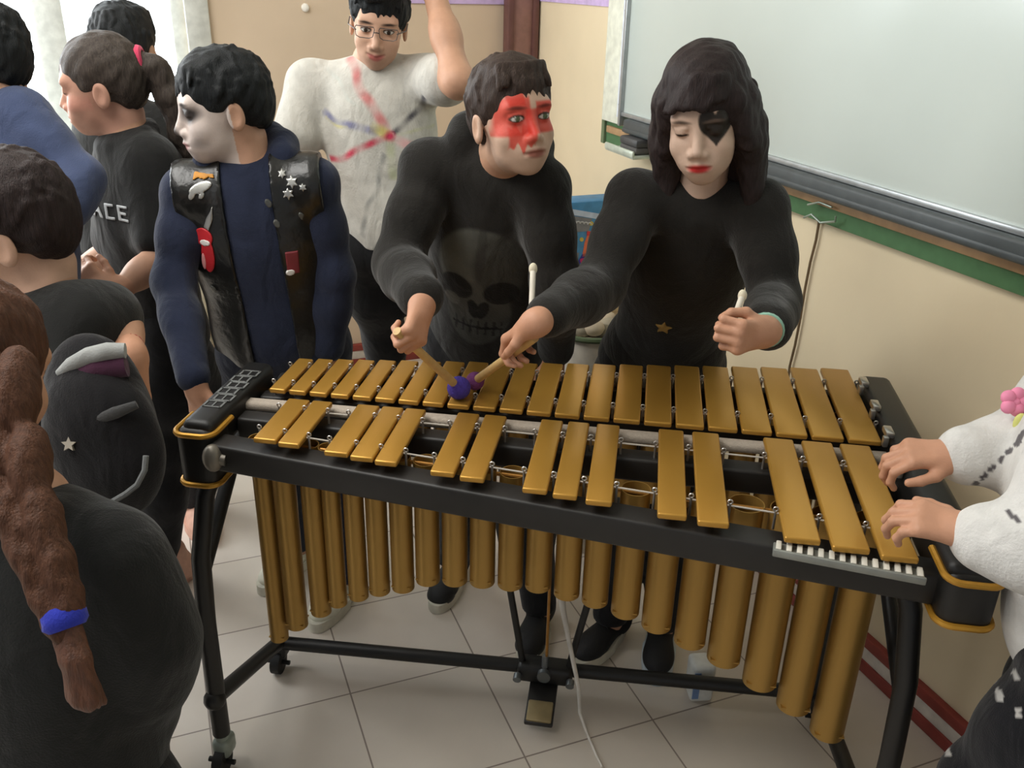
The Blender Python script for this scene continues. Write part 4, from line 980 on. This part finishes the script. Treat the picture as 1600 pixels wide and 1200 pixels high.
b = MB(); b.torus(G(H,0,-.104,.044), .024, .010, H['A'][0], H['A'][2], 20, 8); b.build('hair_tie', fabric('pink_tie', (214,72,104)), pony, 'bright pink hair tie')
lp = mat('print_white', (176,178,178), .7); so = at(172, 330, 2.12)
rect = lambda x0, y0, x1, y1, s_=.0: poly_sd([(x0+s_*y0,y0),(x1+s_*y0,y0),(x1+s_*y1,y1),(x0+s_*y1,y1)])
letters = union(poly_sd([(-.046,-.018),(-.038,-.018),(-.030,.018),(-.036,.018)]), poly_sd([(-.026,-.018),(-.018,-.018),(-.030,.018),(-.036,.018)]), rect(-.038,-.007,-.026,-.002),
    rect(-.012,-.018,-.005,.018), rect(-.012,.012,.010,.018), rect(-.012,-.018,.010,-.012), rect(.018,-.018,.025,.018), rect(.018,.012,.042,.018), rect(.018,-.003,.038,.003), rect(.018,-.018,.042,-.012))
badge(pony, JP, 'shirt_print', so, letters, lp, .06, 'white print', (.004,38.,14,(1,1,.6)), U=nrm(JP['f']*-.55-JP['l']*-.6) if False else nrm(-JP['f']*.6+np.cross(JP['u'],JP['f'])*0+RH*.8), V=JP['u'], off=.003)

# --- head behind her
H = frame(at(198,75,2.670), 178, 0, 0, 1.06)
J = dict(P=at(205,420,2.750), N=at(200,165,2.710), SL=at(150,190,2.710), SR=at(255,195,2.710), EL=at(150,310,2.710), ER=at(262,310,2.730), WL=at(160,400,2.650), WR=at(255,400,2.670)); J['P'][2] = .84
c_ = J['P']; J.update(AL=np.array([c_[0]-.08,c_[1],.085]), AR=np.array([c_[0]+.08,c_[1],.085]), KL=np.array([c_[0]-.08,c_[1],.47]), KR=np.array([c_[0]+.08,c_[1],.47]))
person('person with short dark hair behind the girl with pink hair tie', J, H, 1.0, top=dict(mat=blackcotton, h=.007, inf=.016), pants=dict(mat=darkdenim), hair=short_hair(dark_h, .055), h_body=.009, feet=dict(L=dict(d=(0,1), upper=shoe_black, sole=sole_w), R=dict(d=(0,1), upper=shoe_black, sole=sole_w)))

# --- person with the bent arm in navy sleeves at the far left
H = frame(at(-38,92,1.760), -80, 8, 0, .92)
J = dict(P=at(30,470,1.840), N=at(4,170,1.790), SL=at(34,182,1.770), SR=at(-40,180,1.920), EL=at(122,280,1.770), ER=at(-60,330,1.900), WL=at(84,366,1.700), WR=at(-70,440,1.840)); J['P'][2] = .84
c_ = J['P']; J.update(AL=np.array([c_[0],c_[1]-.08,.085]), AR=np.array([c_[0],c_[1]+.08,.085]), KL=np.array([c_[0],c_[1]-.08,.47]), KR=np.array([c_[0],c_[1]+.08,.47]))
nav, JN = person('person in navy sleeves with bent elbow at the left picture edge', J, H, 1.0, sw=.125, dp=.085, top=dict(mat=fabric('navy_sleeve', (62,72,100), .35), h=.005, inf=.014, seed=2), pants=dict(mat=darkdenim), hair=short_hair(dark_h, .055, .008, .004, nape=-.075), arm_r=.9,
    hands=dict(L=(np.array([-.6,0,-.7]), np.array([.2,-.9,.1]), (30,40,30), 'rest')), feet=dict(L=dict(d=(-1,0), upper=shoe_black, sole=sole_w), R=dict(d=(-1,0), upper=shoe_black, sole=sole_w)))

# --- boy in the left foreground
H = frame(at(14,352,1.42), -84, 12, 4, .96)
J = dict(P=at(92,760,1.52), N=at(72,470,1.46), SL=at(128,498,1.44), SR=at(60,480,1.58), EL=at(180,500,1.50), ER=at(20,620,1.62), WL=at(203,556,1.44), WR=at(-30,700,1.5))
c_ = J['P']; J.update(AL=np.array([c_[0],c_[1]-.08,.085]), AR=np.array([c_[0],c_[1]+.08,.085]), KL=np.array([c_[0],c_[1]-.08,.43]), KR=np.array([c_[0],c_[1]+.08,.43]))
fb, JF = person('dark-haired boy in black seen from the side in left foreground', J, H, .95, sw=.140, top=dict(mat=blackcotton, h=.005, inf=.016, seed=6, sleeve=.7, name='tee_shirt'), pants=dict(mat=darkdenim), hair=short_hair(dbrown_h, .055, nape=-.075),
    face=face_colour(lin(204,164,140), lin(170,110,100), lin(50,40,34), 0, 'closed'), hands=dict(L=(np.array([.0,-.2,-1]), np.array([.7,-.5,.2]), (40,50,30), 'rest')), feet=dict(L=dict(d=(-1,0), upper=shoe_black, sole=sole_w), R=dict(d=(-1,0), upper=shoe_black, sole=sole_w)))

d_ = nrm(JF['EL']-JF['WL']); b = MB(); b.tube([JF['WL']+d_*.016, JF['WL']+d_*.026], .0275, 20); b.build('bracelet', fabric('red_band', (170,52,44)), fb, 'red bracelet')
# --- girl with the braid in the near left corner
H = frame(at(-52,585,1.0), 172, 14, -8, .96)
J = dict(P=at(110,1290,1.12), N=at(42,790,1.02), SR=at(178,878,1.0), SL=at(-110,880,1.06), ER=at(232,1000,1.03), EL=at(-200,1060,1.1), WR=at(222,1110,1.10), WL=at(-160,1200,1.2))
c_ = J['P']; J['P'][2] = max(.70, c_[2]); J.update(AR=np.array([c_[0]+.08,c_[1]+.03,.085]), AL=np.array([c_[0]-.08,c_[1]+.03,.085]), KR=np.array([c_[0]+.08,c_[1]+.06,.40]), KL=np.array([c_[0]-.08,c_[1]+.06,.40]))
def braidhair(H, J):
    pr = [E_(H,(0,-.014,.034),(.082,.101,.089),.02), E_(H,(0,-.06,-.01),(.070,.05,.07),.03), E_(H,(0,.118,-.048),(.074,.076,.094),.008,'sub'), E_(H,(0,.05,-.10),(.09,.085,.075),.008,'sub')]
    return pr, [], braid_h, .003, .0032
brg, JB = person('girl in black with long chestnut braid in the near left corner', J, H, .97, sw=.130, dp=.095, top=dict(mat=blackcotton, h=.006, inf=.018, seed=12, disp=.005, name='jumper'), pants=dict(mat=darkdenim), hair=braidhair,
    feet=dict(L=dict(d=(0,1), upper=shoe_black, sole=sole_w), R=dict(d=(0,1), upper=shoe_black, sole=sole_w)))
bp = [at(x, y, d) for x, y, d in ((-6,560,.93),(14,680,.90),(38,790,.875),(62,860,.865),(88,925,.86),(100,965,.858))]
pr = []
seg = []
for i in range(len(bp)-1):
    for t in np.linspace(0, 1, 3)[:-1]: seg.append(bp[i]*(1-t)+bp[i+1]*t)
seg.append(bp[-1])
for i, p in enumerate(seg):
    t = nrm(seg[min(i+1, len(seg)-1)]-seg[max(i-1, 0)]); sd = nrm(np.cross(t, FW)); q = 1 if i % 2 else -1; r = .038-.019*i/len(seg)
    A = [nrm(t*.8+sd*q*.6), nrm(sd-t*np.dot(sd,t)), FW]; A[2] = np.cross(A[0], A[1])
    pr.append(('ell', p+sd*q*r*.45, np.array((r*1.0, r*.62, r*.62)), A, .006))
S = solid(pr, .0028); S.disp(.0016, 320, 3, (1,1,.5)); br_o = link('braid', paint_mesh('braid', S, None), braid_h, brg)
pr = []; rr = np.random.RandomState(2)
for i in range(26):
    f_ = rr.uniform(-1, 1); g_ = rr.uniform(-1, 1); m_ = at(118+12*f_, 1030, .86+.010*g_); e_ = at(136+24*f_+rr.normal()*3, 1095+14*rr.rand()-8*abs(f_), .866+.013*g_)
    pr += [('cap', bp[-1]+RT*.006*f_, m_, .006, .0065, .006), ('cap', m_, e_, .0065, .0028, .006)]
S = solid(pr, .0028); S.disp(.002, 330, 5, (1,1,.25)); link('braid_end', paint_mesh('braid_end', S, None), mat('hair_auburn', (92,56,38), .55, 0, .3, 220., .5, 500., stretch=(1,1,.18)), br_o)
tb_ = nrm(bp[-1]-bp[-2]); b = MB(); b.tube([bp[-1]-tb_*.011, bp[-1]-tb_*.006, bp[-1]+tb_*.006, bp[-1]+tb_*.011], [.017,.021,.021,.017], 20); b.build('hair_tie', fabric('blue_tie', (46,56,168)), br_o, 'blue hair tie')
# --- backpack between them
bpk = empty('backpack', 'black bag with curved grey top edge and plum panel beside the foreground boy', 'bag', at(165,720,1.305))
S = solid([('ell', at(158,640,1.345), (.075,.042,.12), [RT, -np.cross(RT, ZZ), ZZ], .02), ('ell', at(165,700,1.325), (.085,.045,.12), [RT, -np.cross(RT, ZZ), ZZ], .04)], .005); S.disp(.004, 40, 4); link('bag_body', paint_mesh('bag_body', S, None), fabric('nylon_black', (28,27,29), .3), bpk)
b = MB(); b.tube([at(92,584,1.285), at(112,570,1.280), at(140,556,1.275), at(168,549,1.275), at(196,548,1.280)], [.006,.011,.013,.013,.011], 14); b.build('padded_edge', fabric('grey_pad', (150,152,150), .3), bpk)
b = MB(); b.tube([at(110,592,1.285), at(150,578,1.280), at(198,572,1.285)], [.012,.017,.016], 14, flat=.7); b.build('plum_panel', fabric('plum_nylon', (70,38,58), .3), bpk)
b = MB(); b.tube([at(148,658,1.270), at(180,645,1.265), at(214,632,1.270)], [.007,.009,.006], 10, flat=.5); b.build('strap', fabric('strap_grey', (74,74,74), .3), bpk)
b = MB(); b.tube([at(228,712,1.265), at(226,735,1.265), at(214,758,1.265), at(196,772,1.270), at(172,786,1.275)], .0042, 8); b.build('webbing_loop', fabric('webbing', (112,114,114), .3), bpk)

b = MB(); b.prism(star_pts(.011,.005), at(110,694,1.280), RT, UP, -FW, .006); b.build('star_charm', mat('sequin_silver', (190,180,164), .3, .4), bpk, 'small silver star')

# --- child in white at the right
H = frame(at(1790,470,1.22), -80, 20, 0, .93)
J = dict(P=np.array([1.425,-.19,.77]), N=at(1725,600,1.25), SL=at(1700,690,1.16), SR=at(1672,610,1.38), EL=at(1632,862,1.15), ER=at(1608,700,1.39), WL=at(1532,838,1.20), WR=at(1505,712,1.36))
c_ = J['P']; J.update(AL=np.array([c_[0]-.07,c_[1]-.10,.085]), AR=np.array([c_[0]+.02,c_[1]+.12,.085]), KL=at(1540,1230,1.42), KR=at(1620,1190,1.50))
whitek = fabric('white_knit', (214,212,208), .35, bs=260., attr=True)
def marks(V, base, col, pts, rad):
    c = np.tile(np.array(lin(*base)), (len(V),1)); rel = V-CAM_POS
    for (xa, ya, xb, yb) in pts:
        for t in np.linspace(0, 1, 5):
            d_ = nrm(at(xa+(xb-xa)*t, ya+(yb-ya)*t, 1.)-CAM_POS); al = rel@d_; off = np.linalg.norm(rel-al[:,None]*d_, axis=1); near = off < rad
            if near.any():
                m = near & (al < al[near].min()+.02); c[m] = np.array(lin(*col))
    return c
def stitch(V): return marks(V, (214,212,208), (96,92,94), [(1592-13*i, 690+13*i, 1587-13*i, 695+13*i) for i in range(7)]+[(1575,800,1590,812),(1590,690,1598,676)], .0035)
def dashes(V): return marks(V, (25,25,29), (190,188,184), [(1560,1080,1563,1092),(1552,1055,1553,1064),(1478,1165,1481,1178),(1590,1110,1592,1118),(1462,1110,1464,1116),(1585,1050,1588,1058)], .004)
ch, JC = person('child in white jumper resting both hands on the vibraphone right end', J, H, .93, sw=.150, dp=.11, arm_r=1.15, top=dict(mat=whitek, col=stitch, h=.004, inf=.018, hem=-.13, seed=16, disp=.005, name='jumper'), pants=dict(mat=fabric('black_denim', (25,25,29), .3, attr=True), col=dashes), hair=short_hair(dbrown_h, .055),
    hands=dict(L=(np.array([-.9,.25,.10]), np.array([-.1,-.35,.9]), (32,45,35), 'rest'), R=(np.array([-.95,.0,-.05]), np.array([0,-.25,.95]), (35,50,35), 'rest')),
    feet=dict(L=dict(d=(-1,.2), upper=shoe_black, sole=sole_w), R=dict(d=(-1,.2), upper=shoe_black, sole=sole_w)))
fp = mat('flower_pink', (232,140,172), .7)
o_ = at(1586,628,1.325); b = MB()
for t in range(5): b.ball(o_+.012*(math.cos(t*2*PI/5)*RT+math.sin(t*2*PI/5)*UP), .011, 12, 8, (1,.8,1))
b.ball(o_, .008, 12, 8); fo = b.build('flower_clip', fp, ch, 'pink flower')
b = MB(); b.ball(at(1594,660,1.318), .010, 12, 8, (1,.6,1.5)); b.build('leaf', mat('leaf_yellowgreen', (206,206,120), .7), fo)

# ------------------------------------------------------------------ things at the back and on the floor
def corner_pt(x, y, off): return onwall(x, y, off)
cy = onwall(905, 350, .14)
gbx = empty('gift_bag', 'blue patterned gift bag with orange and white picture by the wall', 'bag', cy)
fU = WD*-1; fW = -WN
o_ = onwall(905, 365, .20)
b = MB(); b.box(o_-ZZ*.035, (.30, .10, .32), [WN, WD, ZZ], .006); b.build('bag_body', mat('bag_blue', (70,140,190), .5), gbx)
def bagpt(u, v, t=.0015): return o_-WD*(.05+t)+WN*u+ZZ*v
def bagpatch(name, pts, m, t):
    b = MB(); b.prism([((x-905)/610, (365-y)/610) for x, y in pts], bagpt(0,0,0), WN, ZZ, -WD, t); return b.build(name, m, gbx)
bagpatch('top_band', [(860,300),(960,322),(960,334),(860,312)], mat('print_paleblue', (196,212,236), .6), .002)
bagpatch('grey_spiral_field', [(868,316),(918,326),(912,352),(870,352)], mat('print_grey', (128,130,136), .6), .002)
bagpatch('grey_corner', [(868,395),(892,398),(888,424),(866,430)], mat('print_grey', (128,130,136), .6), .002)
bagpatch('orange_shape', [(912,352),(934,358),(944,380),(918,404),(900,408),(904,376)], mat('print_orange', (226,120,84), .6), .003)
bagpatch('red_shape', [(908,352),(936,357),(938,366),(908,361)], mat('print_red', (206,60,60), .6), .004)
bagpatch('white_shape', [(916,368),(934,370),(930,386),(912,390)], mat('print_white2', (226,206,196), .6), .004)
bagpatch('violet_shape', [(900,402),(916,398),(918,410),(886,426)], mat('print_violet', (56,48,150), .6), .003)
bagpatch('pink_shape', [(894,412),(910,408),(910,420),(898,424)], mat('print_pink', (206,46,110), .6), .004)
for cx, cy in ((917,336),(896,369),(930,344)): bagpatch('yellow_dot', [(cx+4.5*math.cos(t), cy+4.5*math.sin(t)) for t in np.linspace(0, 2*PI, 11)[:-1]], mat('print_yellow', (206,186,80), .6), .004)
for i in range(5):
    b = MB(); b.torus(bagpt((876+9*i-905)/610, (365-334-1.5*i)/610, .003), .010, .0022, WN, ZZ, 14, 6, (0.2, 2.6)); b.build('spiral_stroke', mat('print_silver', (196,198,202), .5), gbx)
tb = empty('storage_bin', 'off-white round bin with dark green rim near the wall', 'bin', onwall(922, 545, .46)*np.array([1,1,0]))
bc = onwall(922, 545, .46); bx, by, bz = bc
b = MB(); b.tube([(bx,by,.0),(bx,by,bz+.06)], [.085,.10], 32, True); b.build('bin_body', mat('bin_offwhite', (210,202,188), .5), tb)
b = MB(); b.torus((bx,by,bz+.064), .101, .009, (1,0,0), (0,1,0), 36, 8); b.build('rim', mat('bin_green', (74,88,58), .5), tb)
for t in range(9):
    a = t*.7; b = MB(); b.ball((bx+.05*math.cos(a), by+.05*math.sin(a), bz+.075+.01*math.sin(a*3)), .032, 12, 8, (1,1,.7)); b.build('crumpled_paper', mat('bin_stuff_%d' % (t%3), [(150,140,120),(186,170,146),(112,104,84)][t%3], .8), tb)
sh_ = onwall(905, 365, .20)
tbl = empty('side_cabinet', 'cream low cabinet with green edge posts standing along the wall', 'cabinet', (sh_[0], sh_[1], 0))
zt_ = sh_[2]-.196
b = MB(); b.box((sh_[0], sh_[1], zt_/2+.02)-WN*.0, (.42, .30, zt_-.06), [WD, WN, ZZ], .006); b.build('cabinet_body', mat('cabinet_cream', (206,192,166), .6), tbl)
b = MB(); b.box((sh_[0], sh_[1], zt_-.014), (.46, .34, .026), [WD, WN, ZZ], .006); b.build('cabinet_top', mat('cabinet_top_wood', (184,164,126), .5), tbl)
for q in (-1,1):
    for w_ in (-1,1):
        b = MB(); p = np.array([sh_[0], sh_[1], 0])+WD*q*.215+WN*w_*.155; b.tube([p, p+ZZ*(zt_-.028)], .011, 10); b.build('post', mat('post_green', (66,90,58), .5), tbl)
# white plastic box and cords below the instrument
pbx = atz(1094, 1058, .055); wbx = empty('adapter_box', 'small white plastic box lying on floor beside black shoe', 'box', pbx*np.array([1,1,0]))
b = MB(); b.box(pbx*np.array([1,1,0])+ZZ*.056, (.058, .062, .112), [nrm([1,.25,0]), nrm([-.25,1,0]), ZZ], .012, 3); b.build('case', mat('plastic_white', (224,226,222), .4), wbx)
b = MB(); b.box(pbx*np.array([1,1,0])+ZZ*.056+nrm([-.25,1,0])*-.0315-nrm([1,.25,0])*.018, (.016, .002, .08), [nrm([1,.25,0]), nrm([-.25,1,0]), ZZ]); b.build('blue_label', mat('label_blue', (120,150,196), .5), wbx)
b = MB(); b.tube([np.array([.605,.40,.30]), np.array([.612,.385,.26]), np.array([.640,.345,.17]), np.array([.664,.31,.10]), np.array([.672,.30,.03]), np.array([.69,.27,.006]), np.array([.72,.20,.005]), np.array([.735,.17,.005])], [.009,.007,.0055,.005,.0045,.0035,.003,.003], 10)
tag(b.build('white_cord', mat('cord_plastic', (216,210,200), .5)), 'white cord hanging near the pedal and trailing onto the floor', 'cord')
# ------------------------------------------------------------------ light
w = bpy.data.worlds.new('room_world'); SC.world = w; w.use_nodes = True
w.node_tree.nodes['Background'].inputs['Color'].default_value = (.90,.95,1.0,1); w.node_tree.nodes['Background'].inputs['Strength'].default_value = .31
def area(name, loc, target, sx, sy, power, col=(1,1,1)):
    d = bpy.data.lights.new(name, 'AREA'); d.shape = 'RECTANGLE'; d.size = sx; d.size_y = sy; d.energy = power; d.color = col
    o = bpy.data.objects.new(name, d); COL.objects.link(o); o.location = Vector(loc)
    o.rotation_euler = (Vector(target)-Vector(loc)).to_track_quat('-Z', 'Y').to_euler(); return o
area('daylight_side_window', (-1.9,-2.1,2.0), (.9,.8,1.1), 1.6, 1.4, 7, (.92,.97,1.0))
wc = KC+WN*(sL+sR)/2-WD*.12+ZZ*(zs+zt)/2
area('daylight_window', wc, wc-WD*1.6-ZZ*.3+WN*1.3, 2.0, 1.2, 54, (.95,.98,1.0))
area('overhead_fill_light', (-.7,-.35,2.82), (-.2,-.15,0), 2.0, 1.4, 66, (1,.98,.94))  # fill light added overhead to brighten floor and bars, not a known lamp
vs = SC.view_settings; SC.display_settings.display_device = 'sRGB'
vs.view_transform = 'Standard'; vs.look = 'None'; vs.gamma = 1; vs.use_curve_mapping = False; vs.exposure = 0.
